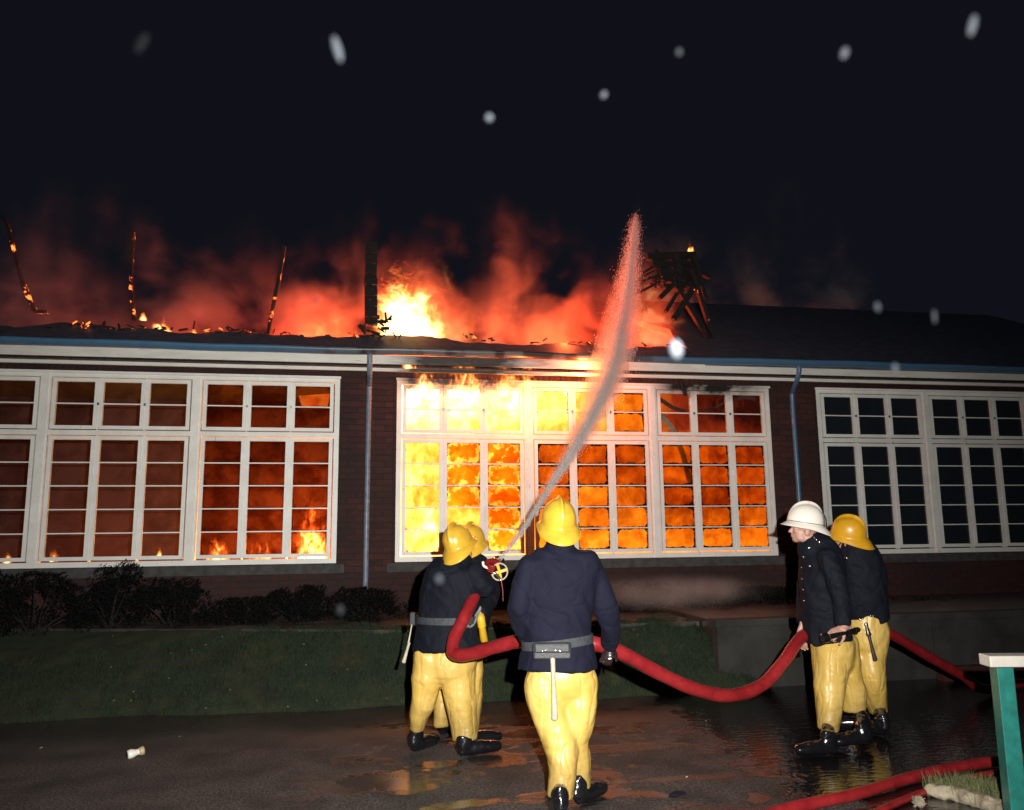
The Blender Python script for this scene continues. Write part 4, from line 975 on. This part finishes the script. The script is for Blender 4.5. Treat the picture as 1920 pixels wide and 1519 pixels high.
def helmet(parent, c, Bm, m, officer=False, sc=1.0):
    NT, NP = 72, 34; V = []; F = []
    def surf(th, t, inset=0):
        cx, sy = math.sin(th), math.cos(th)           # sy=+1 front
        a, b_, h = .108-inset, .134-inset, .150-inset
        if t < .68:                                    # dome
            ph = t/.68*math.pi/2; r_ = math.sin(ph)**.92; x_ = a*r_*cx; y_ = b_*r_*sy; z_ = h*math.cos(ph)**.85*1.0
            y_ -= .012*(1-r_)
        else:                                          # brim flares out and down, long and low at the back
            q_ = (t-.68)/.32; out = .026+.010*max(0, sy)+.040*max(0, -sy)**1.5
            x_ = (a+out*q_**.8*.85)*cx; y_ = (b_+out*q_**.8*1.1)*sy; z_ = -.020*q_-(.012+.036*max(0, -sy)**1.5-.004*max(0, sy))*q_**1.2
        rid = math.exp(-(x_/.011)**2)*max(0, 1-((y_+.005)/.135)**4) if t < .72 else 0
        z_ += .024*rid*(1 if not inset else 0)
        y_ += .018*rid*(-1 if sy < 0 else .6)*(t/.68)**2*(1 if not inset else 0) if t < .72 else 0
        return Vector((x_, y_, z_))*sc
    for lay in (0, 1):
        for i in range(NP+1):
            t = max(.004, i/NP)
            for k in range(NT):
                p_ = surf(2*math.pi*k/NT, t, .0 if not lay else .006); p_ = p_+Vector((0, 0, -.003*lay)); V.append(tuple(Vector(c)+Bm @ p_))
    n1 = (NP+1)*NT
    for lay in (0, 1):
        for i in range(NP):
            for k in range(NT):
                k2 = (k+1) % NT; q_ = (i*NT+k, (i+1)*NT+k, (i+1)*NT+k2, i*NT+k2); q_ = tuple(z+lay*n1 for z in q_); F.append(q_ if not lay else q_[::-1])
        F.append(tuple(range(lay*n1, lay*n1+NT))[::(1 if not lay else -1)])
    for k in range(NT): k2 = (k+1) % NT; F.append((NP*NT+k, n1+NP*NT+k, n1+NP*NT+k2, NP*NT+k2))
    hm = MB().add(V, F).build('helmet', m, parent, smooth=True)
    w2 = lambda x, y, z: Vector(c)+Bm @ (Vector((x, y, z))*sc)
    # rolled rim
    rim = [Vector(c)+Bm @ surf(2*math.pi*k/NT, 1.0) for k in range(NT+1)]
    MB().tube(rim, .0035*sc, 8, caps=False).build('helmet_rim', m, parent, smooth=True)
    if officer:
        bp = [Vector(c)+Bm @ (surf(2*math.pi*k/NT, .665)*1.006) for k in range(NT+1)]
        MB().tube(bp, .0028*sc, 6, caps=False).build('helmet_band', MAT['black'], parent, smooth=True)
        st_ = [w2(0, math.cos(a)*-.150-.006, .0+math.sin(a)*.150) for a in (0, .2, .4, .6, .8)]
        mb = MB()
        for sx in (-.012, .012): mb.tube([p_+Bm @ Vector((sx, 0, 0))*sc for p_ in st_], .0032*sc, 6)
        mb.build('helmet_stripe', MAT['black'], parent, smooth=True)
    else:
        sp_ = [w2(s_*.078, .02, -.02) for s_ in (-1,)]+[w2(-.06, .05, -.085), w2(0, .066, -.112), w2(.06, .05, -.085), w2(.078, .02, -.02)]
        MB().tube(spline(sp_, 5), .005*sc, 6).build('chin_strap', MAT['black'], parent, smooth=True)
def boot(parent, ankle_top, ankle, heel_ground, toe_dir, m=None, L_=.285, side=None):
    """rubber/leather boot: shaft + foot; ends on z≈0"""
    m = m or MAT['boot']; d = Vector(toe_dir); d.z = 0; d.normalize(); g = Vector(heel_ground); sd = Vector((-d.y, d.x, 0))
    mb = MB(); a0 = Vector(ankle_top); a1 = Vector(ankle)
    mb.loft([(a0, .044, .050), (a0.lerp(a1, .5), .046, .054), (a1, .048, .062), (a1-Vector((0, 0, .05)), .046, .066)], side=sd, n=16)
    tz = Vector(toe_dir).z
    pts = [g+Vector((0, 0, .048)), g+d*.07+Vector((0, 0, .056)), g+d*.14+Vector((0, 0, .056+tz*.14)), g+d*.21+Vector((0, 0, .051+tz*.21)), g+d*(L_-.045)+Vector((0, 0, .048+tz*L_))]
    mb.loft([(pts[0], .036, .040), (pts[1], .043, .052), (pts[2], .050, .050), (pts[3], .055, .043), (pts[4], .045, .038)], side=sd, n=16)
    me = remesh(mb, .007, 4, disp=lambda c, n: .004*(1-2*np.abs(vnoise(c*np.array([22, 22, 34]), 3)))*np.clip((c[:, 2]-.05)*12, 0, 1))
    b_ = link('boot', me, m, parent)
    mb = MB(); mb.loft([(g-d*.035+Vector((0, 0, .011)), .030, .011), (g+d*.02+Vector((0, 0, .011)), .042, .011), (g+d*.10+Vector((0, 0, .011+tz*.1)), .040, .009), (g+d*.19+Vector((0, 0, .010+tz*.19)), .053, .009), (g+d*(L_-.012)+Vector((0, 0, .012+tz*L_)), .036, .008)], side=sd, n=14)
    s_ = mb.build('boot_sole', MAT['black'], b_, smooth=True); s_.matrix_parent_inverse = Matrix.Translation(-parent_world(parent))
def band(name, cen, side, a, b, hgt, m, parent, tilt=(0, 0, 1), thick=.006, n=40):
    u = Vector(tilt).normalized(); sd = Vector(side); sd = (sd-u*sd.dot(u)).normalized(); v_ = u.cross(sd); V = []; F = []; c = Vector(cen)
    for (rr, zz) in ((0, -.5), (thick, -.5), (thick, .5), (0, .5)):
        for k in range(n):
            an = 2*math.pi*k/n; V.append(tuple(c+sd*(a+rr)*math.cos(an)+v_*(b+rr)*math.sin(an)+u*hgt*zz))
    for i in range(4):
        for k in range(n): k2 = (k+1) % n; i2 = (i+1) % 4; F.append((i*n+k, i*n+k2, i2*n+k2, i2*n+k))
    return MB().add(V, F).build(name, m, parent, smooth=False)
from mathutils.bvhtree import BVHTree
def stick_on(name, objs, pxy, r, m, parent, flat=.5):
    """studs and buttons: set on the cloth where the line of sight meets it"""
    o_ = Vector((0, 0, EYE)); d = (at(*pxy, Y=5)-o_).normalized()
    best = None
    for ob in objs:
        t = BVHTree.FromPolygons([tuple(v.co) for v in ob.data.vertices], [tuple(p.vertices) for p in ob.data.polygons])
        h = t.ray_cast(o_, d)
        if h[0] is not None and (best is None or h[3] < best[3]): best = h
    if best is None: return
    mb = MB(); n = best[1]; n = n if n.dot(d) < 0 else -n
    rot = n.to_track_quat('Z', 'Y').to_matrix(); mb.ball(best[0], r, r, r*flat, rot, 12, 8)
    return mb.build(name, m, parent, smooth=True)
SIDE = Vector((math.cos(YAW), -math.sin(YAW), 0)); AWAY = Vector((math.sin(YAW), math.cos(YAW), 0))
def hatchet_handle(parent, a, b, m, r=.014, name='hatchet_handle'):
    MB().loft([(a, r*.9, r*.7), (a.lerp(b, .3), r*.8, r*.6), (a.lerp(b, .75), r, r*.75), (b, r*1.25, r*.9)], side=SIDE, n=12).build(name, m, parent, smooth=True)

# --- the central firefighter, seen from behind
f = Fig(4.86); T = empty('person', at(1070, 1520, Z=0), 'central firefighter seen from behind, yellow helmet and trousers, hands on the red hose', 'person', 'firefighters in yellow helmets')
TOR = [(1049, 1028, 0, 30, 28), (1049, 1037, 0, 54, 32), (1050, 1048, 0, 72, 37), (1050, 1066, 0, 77, 40), (1050, 1092, 0, 73, 41), (1047, 1125, 0, 66, 41), (1045, 1165, 0, 62, 39), (1045, 1197, 0, 62, 38), (1046, 1228, 0, 70, 46), (1046, 1255, 0, 75, 51)]
ARML = [(993, 1063, 0, 22), (983, 1095, .0, 22), (975, 1140, .01, 22), (980, 1178, .10, 19), (998, 1200, .22, 16)]
ARMR = [(1107, 1063, 0, 22), (1120, 1095, .0, 22), (1137, 1142, .02, 22), (1143, 1180, .10, 18), (1143, 1207, .17, 15)]
LL = [(1022, 1256, 0, 28, 30), (1020, 1276, 0, 34, 36), (1021, 1300, -.01, 35, 36), (1036, 1350, -.03, 33, 34), (1053, 1400, -.06, 30, 30), (1054, 1445, -.08, 25, 27), (1052, 1493, -.09, 23, 26)]
LR = [(1080, 1256, 0, 28, 30), (1084, 1276, 0, 35, 36), (1086, 1300, .0, 34, 35), (1084, 1345, -.02, 31, 33), (1077, 1388, .02, 24, 28), (1083, 1430, .04, 22, 25), (1088, 1483, .06, 20, 24)]
hB = basis((.06, .92, .34), (0, -.34, .92)); hc = f.P(1047, 985, -.01)
mb = MB(); head(mb, hc+hB @ Vector((0, .02, .0)), hB, .92)
mb.loft(f.st([(1047, 1005, 0, 19, 20), (1048, 1025, 0, 20, 22), (1049, 1045, 0, 24, 24)]), n=14)
sh = lambda L, k: [(x[0], x[1], x[2], x[3]*k, (x[4] if len(x) > 4 else x[3])*k) for x in L]
mb.loft(f.st(sh(TOR[3:-1], .80)), side=SIDE); mb.loft(f.st(sh(ARML, .72)), side=SIDE, n=12); mb.loft(f.st(sh(ARMR, .72)), side=SIDE, n=12); mb.loft(f.st(sh(LL[1:-1], .68)), side=SIDE); mb.loft(f.st(sh(LR[1:-1], .68)), side=SIDE)
hand(mb, f.P(998, 1198, .22), (.9, .1, -.3), (0, -1, .2), .7)
body = link('body', remesh(mb, .0075, 3), MAT['skin'], T)
mb = MB(); hand(mb, f.P(1143, 1209, .20), (-.25, -.05, -1), (-.5, -1, .1), .9, 1.0, thumb=-1); link('glove', remesh(mb, .006, 2), MAT['glove'], T)
mb = MB(); flatloft(mb, dense(f.st(TOR)), SIDE, 28); mb.loft(dense(f.st(ARML)), side=SIDE); mb.loft(dense(f.st(ARMR)), side=SIDE)
mb.loft(f.st([(1048, 1010, 0, 24, 25), (1049, 1020, 0, 27, 27), (1049, 1034, 0, 34, 30)]), side=SIDE, n=16)
jk = link('jacket', remesh(mb, .0105, 7, folds(.015, (8, 8, 4), (5, 5, 9), seed=3)), MAT['jacket'], T)
mb = MB(); mb.loft(dense(f.st([(1047, 1242, 0, 56, 36), (1050, 1264, 0, 63, 41), (1052, 1285, 0, 60, 40)])), side=SIDE, n=26)
flatloft(mb, dense(f.st(LL)), SIDE, 24); flatloft(mb, dense(f.st(LR)), SIDE, 24)
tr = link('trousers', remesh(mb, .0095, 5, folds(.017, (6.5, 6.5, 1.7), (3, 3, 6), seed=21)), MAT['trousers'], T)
helmet(T, hc+hB @ Vector((0, 0, .015)), hB, MAT['helmet'])
g1 = at(1051, 1538, Z=0); boot(T, f.P(1051, 1484, -.09), Vector((g1.x, g1.y, .13)), g1+Vector((0, .0, 0)), (.05, 1, 0))
g2 = at(1086, 1512, Z=0); boot(T, f.P(1089, 1474, .06), Vector((g2.x, g2.y, .13)), g2, (.75, .65, 0))
wc = f.P(1045, 1203, 0); k = mpp(wc)
bl = band('belt', wc, SIDE, 66*k, 42*k, .052, MAT['belt'], T, tilt=Vector((0, 0, 1))-SIDE*.10)
pc = f.P(1033, 1214, 0)-AWAY*(45*k)
pou = MB(); pou.obox(pc, SIDE, AWAY, Vector((0, 0, 1)), 35*k, .016, 15*k); pou.obox(pc-AWAY*.006+Vector((0, 0, .018)), SIDE, AWAY, Vector((0, 0, 1)), 33*k, .016, 9*k)
po = pou.build('pouch', MAT['pouch'], T); bev(po, .012)
for (x_, y_) in ((1017, 1221), (1023, 1220), (1042, 1220), (1050, 1221)): stick_on('stud', [po], (x_, y_), .0065, MAT['stud'], T)
hatchet_handle(T, f.P(1034, 1228, 0)-AWAY*(48*k), f.P(1038, 1336, -.02)-AWAY*(46*k), MAT['wood'], .016)
# --- left pair: the nozzle crew
def crew(f, T, TOR, ARMS, LEGS, PEL, hc, hB, jseed, side, neck, jm='jacket', tm='trousers', hm='helmet', vox=.011, hands=(), gl='glove', officer=False, collar=True, fold=.014):
    mb = MB(); head(mb, hc+hB @ Vector((0, 0, -.03)), hB)
    mb.loft(f.st(neck), n=14); mb.loft(f.st(sh(TOR[2:-1], .78)), side=side)
    for a in ARMS: mb.loft(f.st(sh(a, .70)), side=side, n=12)
    for a in LEGS: mb.loft(f.st(sh(a[1:-1], .66)), side=side, n=14)
    gm_ = MB(); ng = 0
    for h in hands:
        if h[0] == 'skin': hand(mb, *h[1:])
        else: hand(gm_, *h[1:]); ng += 1
    link('body', remesh(mb, .0068 if officer else .008, 2), MAT['skin'], T)
    if ng: link('glove', remesh(gm_, .0065, 2), MAT[gl], T)
    mb = MB(); flatloft(mb, dense(f.st(TOR)), side, 26)
    for a in ARMS:
        flatloft(mb, dense(f.st(a)), side, 18)
    if collar:
        n0 = neck[-1]; mb.loft(f.st([(n0[0], n0[1]-8, n0[2], n0[3]*1.15), (n0[0], n0[1]+6, n0[2], n0[3]*1.35)]), n=16)
    jk = link('jacket', remesh(mb, vox, 6, folds(fold, seed=jseed)), MAT[jm], T)
    mb = MB(); mb.loft(dense(f.st(PEL)), side=side, n=24)
    for a in LEGS: flatloft(mb, dense(f.st(a)), side, 22)
    tr = link('trousers', remesh(mb, .0105, 5, folds(.014, (6, 6, 1.7), (3, 3, 6), seed=jseed+30)), MAT[tm], T)
    helmet(T, hc+hB @ Vector((0, 0, .012)), hB, MAT[hm], officer)
    return jk, tr
f = Fig(6.45); T2 = empty('person', at(858, 1385, Z=0), 'firefighter half hidden behind the nozzle man, grey glove on hose, yellow torch at belt', 'person', 'firefighters in yellow helmets')
hB = basis((.50, .80, .30), (-.15, -.28, .93)); hc = f.P(884, 1020)
sdL = Vector((.75, -.66, 0))
jk2, _ = crew(f, T2, [(880, 1046, 0, 20), (884, 1060, 0, 34, 30), (886, 1085, 0, 40, 36), (886, 1120, 0, 42, 36), (880, 1160, 0, 40, 36), (872, 1195, 0, 42, 38), (870, 1215, 0, 44, 40)],
     [[(905, 1070, -.05, 19), (922, 1105, -.10, 18), (908, 1140, -.3, 15), (897, 1152, -.40, 13)], [(895, 1070, .1, 18), (915, 1085, .1, 16), (925, 1075, .0, 13)]],
     [[(880, 1212, 0, 18, 20), (882, 1228, 0, 21, 23), (884, 1260, 0, 21, 23), (884, 1310, 0, 18, 20), (882, 1378, 0, 14, 15)], [(845, 1212, 0, 17, 19), (834, 1270, -.02, 17, 19), (829, 1320, -.04, 14, 15), (828, 1362, -.05, 12.5, 14)]],
     [(865, 1206, 0, 30, 28), (866, 1225, 0, 36, 32), (864, 1240, 0, 33, 29)], hc, hB, 44, sdL, [(884, 1035, 0, 13), (881, 1055, 0, 15)], jm='officer',
     hands=[('g', f.P(892, 1150, -.42), (-.5, -.35, -.75), (-.5, -.5, .6), .75, 1.1, 1)], gl='glove_grey')
g1 = at(829, 1380, Z=0); boot(T2, f.P(829, 1354, -.05), Vector((g1.x, g1.y, .13)), g1, (.5, .8, 0))
g2 = at(880, 1400, Z=0); boot(T2, f.P(882, 1368, 0), Vector((g2.x, g2.y, .13)), g2, (.9, .3, 0))
a = f.P(901, 1158, -.42); b_ = f.P(908, 1203, -.42)
MB().tube([a+Vector((0, 0, .03)), a, a.lerp(b_, .35), a.lerp(b_, .36), a.lerp(b_, .40), b_], [.022, .032, .030, .034, .026, .030], 16).build('torch', MAT['yellow_plastic'], T2, smooth=True)

f = Fig(6.10); T1 = empty('person', at(830, 1408, Z=0), 'nozzle firefighter leaning right with legs apart, grey belt and pale handle at the hip', 'person', 'firefighters in yellow helmets')
hB = basis((.42, .80, .42), (-.38, -.25, .88)); hc = f.P(861, 1022, -.02)
TORL = [(862, 1048, 0, 24), (858, 1060, 0, 42, 34), (852, 1080, 0, 55, 40), (845, 1115, 0, 58, 42), (838, 1155, 0, 55, 40), (836, 1192, 0, 61, 46), (838, 1215, 0, 67, 52)]
jk1, tr1 = crew(f, T1, TORL, [[(888, 1072, -.10, 22), (908, 1100, -.12, 20), (916, 1086, .02, 16), (920, 1074, .12, 13)], [(870, 1070, .15, 20), (900, 1082, .25, 17), (918, 1074, .25, 13)]],
     [[(808, 1214, 0, 25, 26), (805, 1232, 0, 30, 33), (801, 1270, 0, 28, 31), (794, 1312, .02, 23, 26), (785, 1342, .04, 18, 20), (781, 1369, .06, 14.5, 17)], [(855, 1214, 0, 28, 29), (855, 1232, 0, 35, 36), (858, 1270, -.01, 33, 35), (865, 1320, -.03, 27, 30), (870, 1358, -.04, 25, 26), (871, 1388, -.05, 24, 25)]],
     [(836, 1206, 0, 50, 36), (838, 1226, 0, 58, 42), (836, 1245, 0, 56, 40)], hc, hB, 61, sdL.lerp(SIDE, .6), [(864, 1034, 0, 14), (862, 1058, 0, 17)], jm='officer',
     hands=[('g', f.P(919, 1075, .12), (.55, .3, .5), (.1, -.3, .6), .8, 1.1, 1), ('g', f.P(916, 1076, .26), (.5, .1, .3), (.2, .1, 1), .8, 1.1, -1)])
g1 = at(777, 1412, Z=0); boot(T1, f.P(781, 1360, .06), Vector((g1.x+.01, g1.y, .13)), g1, (.72, .7, 0), L_=.27)
g2 = at(866, 1420, Z=0); boot(T1, f.P(871, 1378, -.05), Vector((g2.x+.02, g2.y, .13)), g2, (1, .16, .02), L_=.31)
wc = f.P(838, 1161, 0); k = mpp(wc); sd1 = sdL.lerp(SIDE, .6).normalized(); band('belt', wc, sd1, 57*k, 43*k, .050, MAT['belt'], T1, tilt=(0, .0, 1))
mb = MB().obox(f.P(774, 1160, -.02), SIDE, AWAY, Vector((0, 0, 1)), .018, .03, .045); bev(mb.build('belt_pouch', MAT['belt'], T1), .006)
hatchet_handle(T1, f.P(772, 1172, -.05), f.P(766, 1205, -.08), MAT['wood'], .006, 'hatchet_shaft'); hatchet_handle(T1, f.P(767, 1206, -.08), f.P(757, 1241, -.10), MAT['wood'], .012)
# nozzle
nc = at(925, 1060, 5.98); nd = (pts[3]-pts[0]).normalized()
NZ = empty('hose_nozzle', nc, 'red and yellow hose nozzle gripped above the low shrubs by the left firefighters', 'nozzle')
mb = MB(); t_ = nd
sdn = SIDE
mb.ball(nc+Vector((-.005, 0, .01)), .062, .05, .045, None, 20, 12); mb.tube([nc-t_*.09, nc, nc+t_*.05, nc+t_*.12], [.03, .045, .034, .018], 16)
link('nozzle_body', remesh(mb, .005, 3), MAT['red_plastic'], NZ)
ring = [nc+Vector((.035, -.07, -.045))+(SIDE*math.cos(a)*.058+Vector((0, -.15, 1)).normalized()*math.sin(a)*.062) for a in np.linspace(0, 2*math.pi, 30)]
MB().tube(ring, .006, 8, caps=False).build('valve_ring', MAT['wood'], NZ, smooth=True)
mb = MB()
for a in (.3, 1.9, 3.4, 4.9): mb.beam(nc+Vector((.035, -.07, -.045)), nc+Vector((.035, -.07, -.045))+(SIDE*math.cos(a)*.055+Vector((0, -.15, 1)).normalized()*math.sin(a)*.058), .020, .010)
mb.build('valve_wheel', MAT['yellow_plastic'], NZ)
MB().tube(spline([nc+Vector((-.085, -.05, .03)), nc+Vector((-.08, -.06, .0)), nc+Vector((-.045, -.065, -.02))], 5), .010, 8).build('strap', MAT['rail_white'], NZ, smooth=True)
MB().tube(spline([nc+Vector((-.03, -.07, -.05)), nc+Vector((.0, -.08, -.055)), nc+Vector((.035, -.07, -.09)), nc+Vector((.045, -.07, -.11))], 5), .010, 8).build('valve_lever', MAT['steel'], NZ, smooth=True)
MB().tube([nc+Vector((.048, -.07, -.11)), nc+Vector((.058, -.07, -.18)), nc+Vector((.060, -.07, -.26))], [.004, .003, .002], 6).build('drip', MAT['hose'], NZ)

# --- right pair
f = Fig(5.98); T4 = empty('person', at(1640, 1385, Z=0), 'firefighter at the right with back turned, scuffed yellow helmet and axe handle over yellow trousers', 'person', 'firefighters in yellow helmets')
hB = basis((-.72, .60, .22), (-.18, -.20, .95)); hc = f.P(1590, 1005)
jk4, tr4 = crew(f, T4, [(1598, 1018, 0, 22), (1604, 1032, 0, 36, 30), (1612, 1060, 0, 42, 38), (1617, 1100, 0, 44, 40), (1622, 1140, 0, 41, 38), (1632, 1168, 0, 34, 36)],
     [[(1632, 1052, -.05, 20), (1646, 1095, -.08, 18), (1640, 1135, .0, 16), (1610, 1150, .05, 14)], [(1590, 1050, .1, 18), (1570, 1095, .2, 16), (1560, 1140, .2, 14)]],
     [[(1636, 1180, 0, 29, 32), (1630, 1225, 0, 28, 31), (1631, 1265, -.02, 25, 29), (1640, 1300, .0, 21, 25), (1646, 1334, .03, 16, 19)], [(1608, 1180, .05, 26, 30), (1603, 1230, .05, 24, 28), (1606, 1280, .08, 20, 24), (1612, 1325, .12, 16, 18)]],
     [(1622, 1160, 0, 34, 34), (1624, 1180, 0, 38, 36), (1622, 1200, 0, 34, 34)], hc, hB, 83, SIDE, [(1594, 1010, 0, 14), (1598, 1030, 0, 17)], jm='officer', tm='trousers', hm='helmet_dull',
     hands=[('g', f.P(1610, 1150, .06), (-.9, .1, -.2), (0, 1, 0), .8, 1.0, 1)])
g1 = at(1655, 1382, Z=0); boot(T4, f.P(1647, 1326, .03), Vector((g1.x, g1.y, .13)), g1, (-.35, .9, 0))
g2 = at(1618, 1372, Z=0); boot(T4, f.P(1612, 1318, .12), Vector((g2.x, g2.y, .13)), g2, (-.8, .6, 0))
for (x_, y_) in ((1612, 1162), (1618, 1160), (1632, 1156), (1638, 1156)): stick_on('stud', [jk4, tr4], (x_, y_), .0085, MAT['stud'], T4)
hp0 = f.P(1624, 1170, -.165); hp1 = f.P(1629, 1190, -.165); hp2 = f.P(1641, 1237, -.17)
hatchet_handle(T4, hp0, hp1, MAT['steel'], .017, 'hatchet_collar'); hatchet_handle(T4, hp1, hp2, MAT['wood_dark'], .015)

f = Fig(5.66); T3 = empty('person', at(1560, 1408, Z=0), 'officer in white helmet and black buttoned tunic facing left with a black torch in hand', 'person')
hB = basis((-.93, .30, .16), (.10, -.08, .98)); hc = f.P(1509, 985)
jk3, tr3 = crew(f, T3, [(1522, 1014, 0, 19), (1532, 1026, 0, 33, 34), (1540, 1050, 0, 39, 46), (1543, 1095, 0, 41, 46), (1546, 1140, 0, 40, 42), (1550, 1175, 0, 41, 42), (1555, 1202, 0, 42, 42)],
     [[(1552, 1044, -.17, 19), (1566, 1085, -.22, 18), (1578, 1130, -.24, 16), (1582, 1172, -.25, 15)], [(1525, 1044, .18, 18), (1515, 1085, .22, 17), (1510, 1130, .18, 15), (1509, 1168, .10, 13)]],
     [[(1556, 1205, 0, 32, 34), (1556, 1260, -.01, 31, 33), (1554, 1315, -.03, 25, 27), (1551, 1369, -.04, 20, 22)], [(1582, 1205, .06, 26, 28), (1592, 1260, .06, 24, 27), (1600, 1300, .08, 24, 25), (1602, 1332, .09, 20, 20)]],
     [(1556, 1192, 0, 36, 38), (1562, 1215, 0, 38, 38), (1566, 1235, 0, 34, 34)], hc, hB, 101, SIDE, [(1512, 1003, 0, 15), (1520, 1024, 0, 18)], jm='officer', tm='trousers', hm='helmet_white', officer=True,
     hands=[('skin', f.P(1583, 1179, -.25), (-.93, -.05, -.30), (-.2, .6, -.75), 1.05, 1.0, 1, .04), ('skin', f.P(1506, 1172, .09), (-.22, -.05, -.95), (-.1, -1, -.1), .35, 1.1, -1)])
g1 = at(1563, 1416, Z=0); boot(T3, f.P(1552, 1360, -.04), Vector((g1.x-.03, g1.y, .13)), g1, (-1, .05, 0), L_=.30)
g2 = at(1628, 1404, Z=0); g2 = Vector((g2.x, g2.y, .03)); boot(T3, f.P(1616, 1330, .09), Vector((g2.x-.03, g2.y, .14)), g2, (-1, .1, -.08), L_=.29)
for (x_, y_) in ((1527, 1008), (1531, 1012), (1536, 1016), (1517, 1027), (1506, 1045), (1503, 1064), (1518, 1062), (1504, 1086), (1506, 1106), (1508, 1127)):
    stick_on('button', [jk3], (x_, y_), .0085, MAT['stud'], T3)
stick_on('badge', [jk4], (1586, 1046), .016, MAT['stud'], T4)
# officer's torch
ta, tb = f.P(1541, 1198, -.27), f.P(1612, 1180, -.27); td = (tb-ta).normalized()
TO = empty('torch', ta, 'black torch held in the officer\'s left hand, its tail pointing right', 'torch')
MB().tube([ta, ta+td*.006, ta+td*.045, ta+td*.065, tb-td*.10, tb-td*.098, tb-td*.085, tb-td*.083, tb-td*.01, tb], [.030, .036, .034, .019, .017, .021, .021, .018, .019, .012], 18).build('torch_body', MAT['black'], TO, smooth=False)
MB().ball(ta+td*.002, .029, .029, .008, td.to_track_quat('Z', 'Y').to_matrix(), 16, 8).build('torch_lens', MAT['pane_dark'], TO, smooth=True)
for q_ in (.088, .03): MB().tube([tb-td*(q_+.006), tb-td*q_], [.0215, .0215], 16).build('torch_ring', MAT['stud'], TO)

# glowing end of the ceiling behind the last top pane of the left window
q = NM('glowing_board'); p = q.pos(); n = q.noise(p, 6, 3)
MAT['glow'] = q.surf(q.N('Emission', {'Color': q.ramp(n, [(.3, (1, .12, .01)), (.6, (1, .30, .04)), (.8, (1, .6, .3))]), 'Strength': 1.0}).outputs[0])
mb = MB(); a, b_ = at(560, 742, 11.0), at(618, 738, 11.0); c_, d_ = at(565, 760, 11.0), at(614, 762, 11.0); e_ = at(600, 764, 11.0)
th = Vector((0, .04, 0)); F_ = [a, b_, d_, e_, c_]
mb.add([tuple(v) for v in F_]+[tuple(v+th) for v in F_], [(0, 1, 2, 3, 4), (9, 8, 7, 6, 5)]+[(i, 5+i, 5+(i+1) % 5, (i+1) % 5) for i in range(5)])
mb.build('burning_ceiling_board', MAT['glow'], B)
# ------------------------------------------------------------------ drops of water in the air close to the camera, caught by the flash
for (x_, y_, wd, ln, br, tl, d, lab) in [
    (632, 92, 15, 52, .75, 16, .62, 'largest streaked water drop high over the charred post'), (1267, 655, 22, 34, 1.6, 8, .60, 'brightest white water drop, in front of the gutter under the broken roof end'),
    (917, 221, 14, 15, .75, -25, .70, 'round water drop in the sky over the big roof flame'), (1132, 178, 11, 15, .55, -30, .75, 'small water drop in the sky above the jet'),
    (1823, 48, 14, 42, .36, -14, .62, 'bluish streaked water drop in the top right corner'), (1583, 100, 14, 24, .34, -20, .66, 'faint water drop near the top right'),
    (1273, 98, 11, 14, .26, -10, .7, 'faint water drop at the top, right of the middle'), (265, 82, 18, 44, .12, -30, .60, 'very faint streaked drop in the top left sky'),
    (823, 1086, 13, 17, .42, 0, .66, 'pale water drop in front of the nozzle firefighter\'s back'), (638, 1144, 12, 20, .20, 0, .70, 'faint water drop in front of the shrubs by the grey downpipe'),
    (1645, 576, 10, 18, .24, 10, .72, 'faint drop over the unburnt roof'), (1752, 594, 7, 26, .22, 4, .75, 'thin faint drop right of the other one over the unburnt roof'),
    (590, 563, 10, 10, .20, 0, .72, 'faint round drop in the smoke left of the charred post'), (1678, 692, 10, 20, .30, 4, .7, 'water drop in front of the gutter over the right window')]:
    p_ = Vector((0, 0, EYE))+(CR*((x_-960)/FOC)+CU*((759.5-y_)/FOC)+CF)*d; k = d/FOC
    m_ = bpy.data.materials.get('water_drop_%03d' % int(br*100))
    if not m_:
        q = NM('water_drop_%03d' % int(br*100)); al = .0085*br
        m_ = q.surf(q.bsdf(Base_Color=(al*.80, al*.92, al*1.1), Roughness=.5, Specular_IOR_Level=.0))
    rot = Matrix((CR, CU, -CF)).transposed() @ Matrix.Rotation(math.radians(tl), 3, 'Z')
    o = MB().ball((0, 0, 0), wd*k*.5, ln*k*.5, wd*k*.5, rot, 14, 10).build('water_drop', m_, smooth=True); o.location = p_
    tag(o, lab, 'water drop', 'water drops hanging in the flash light')
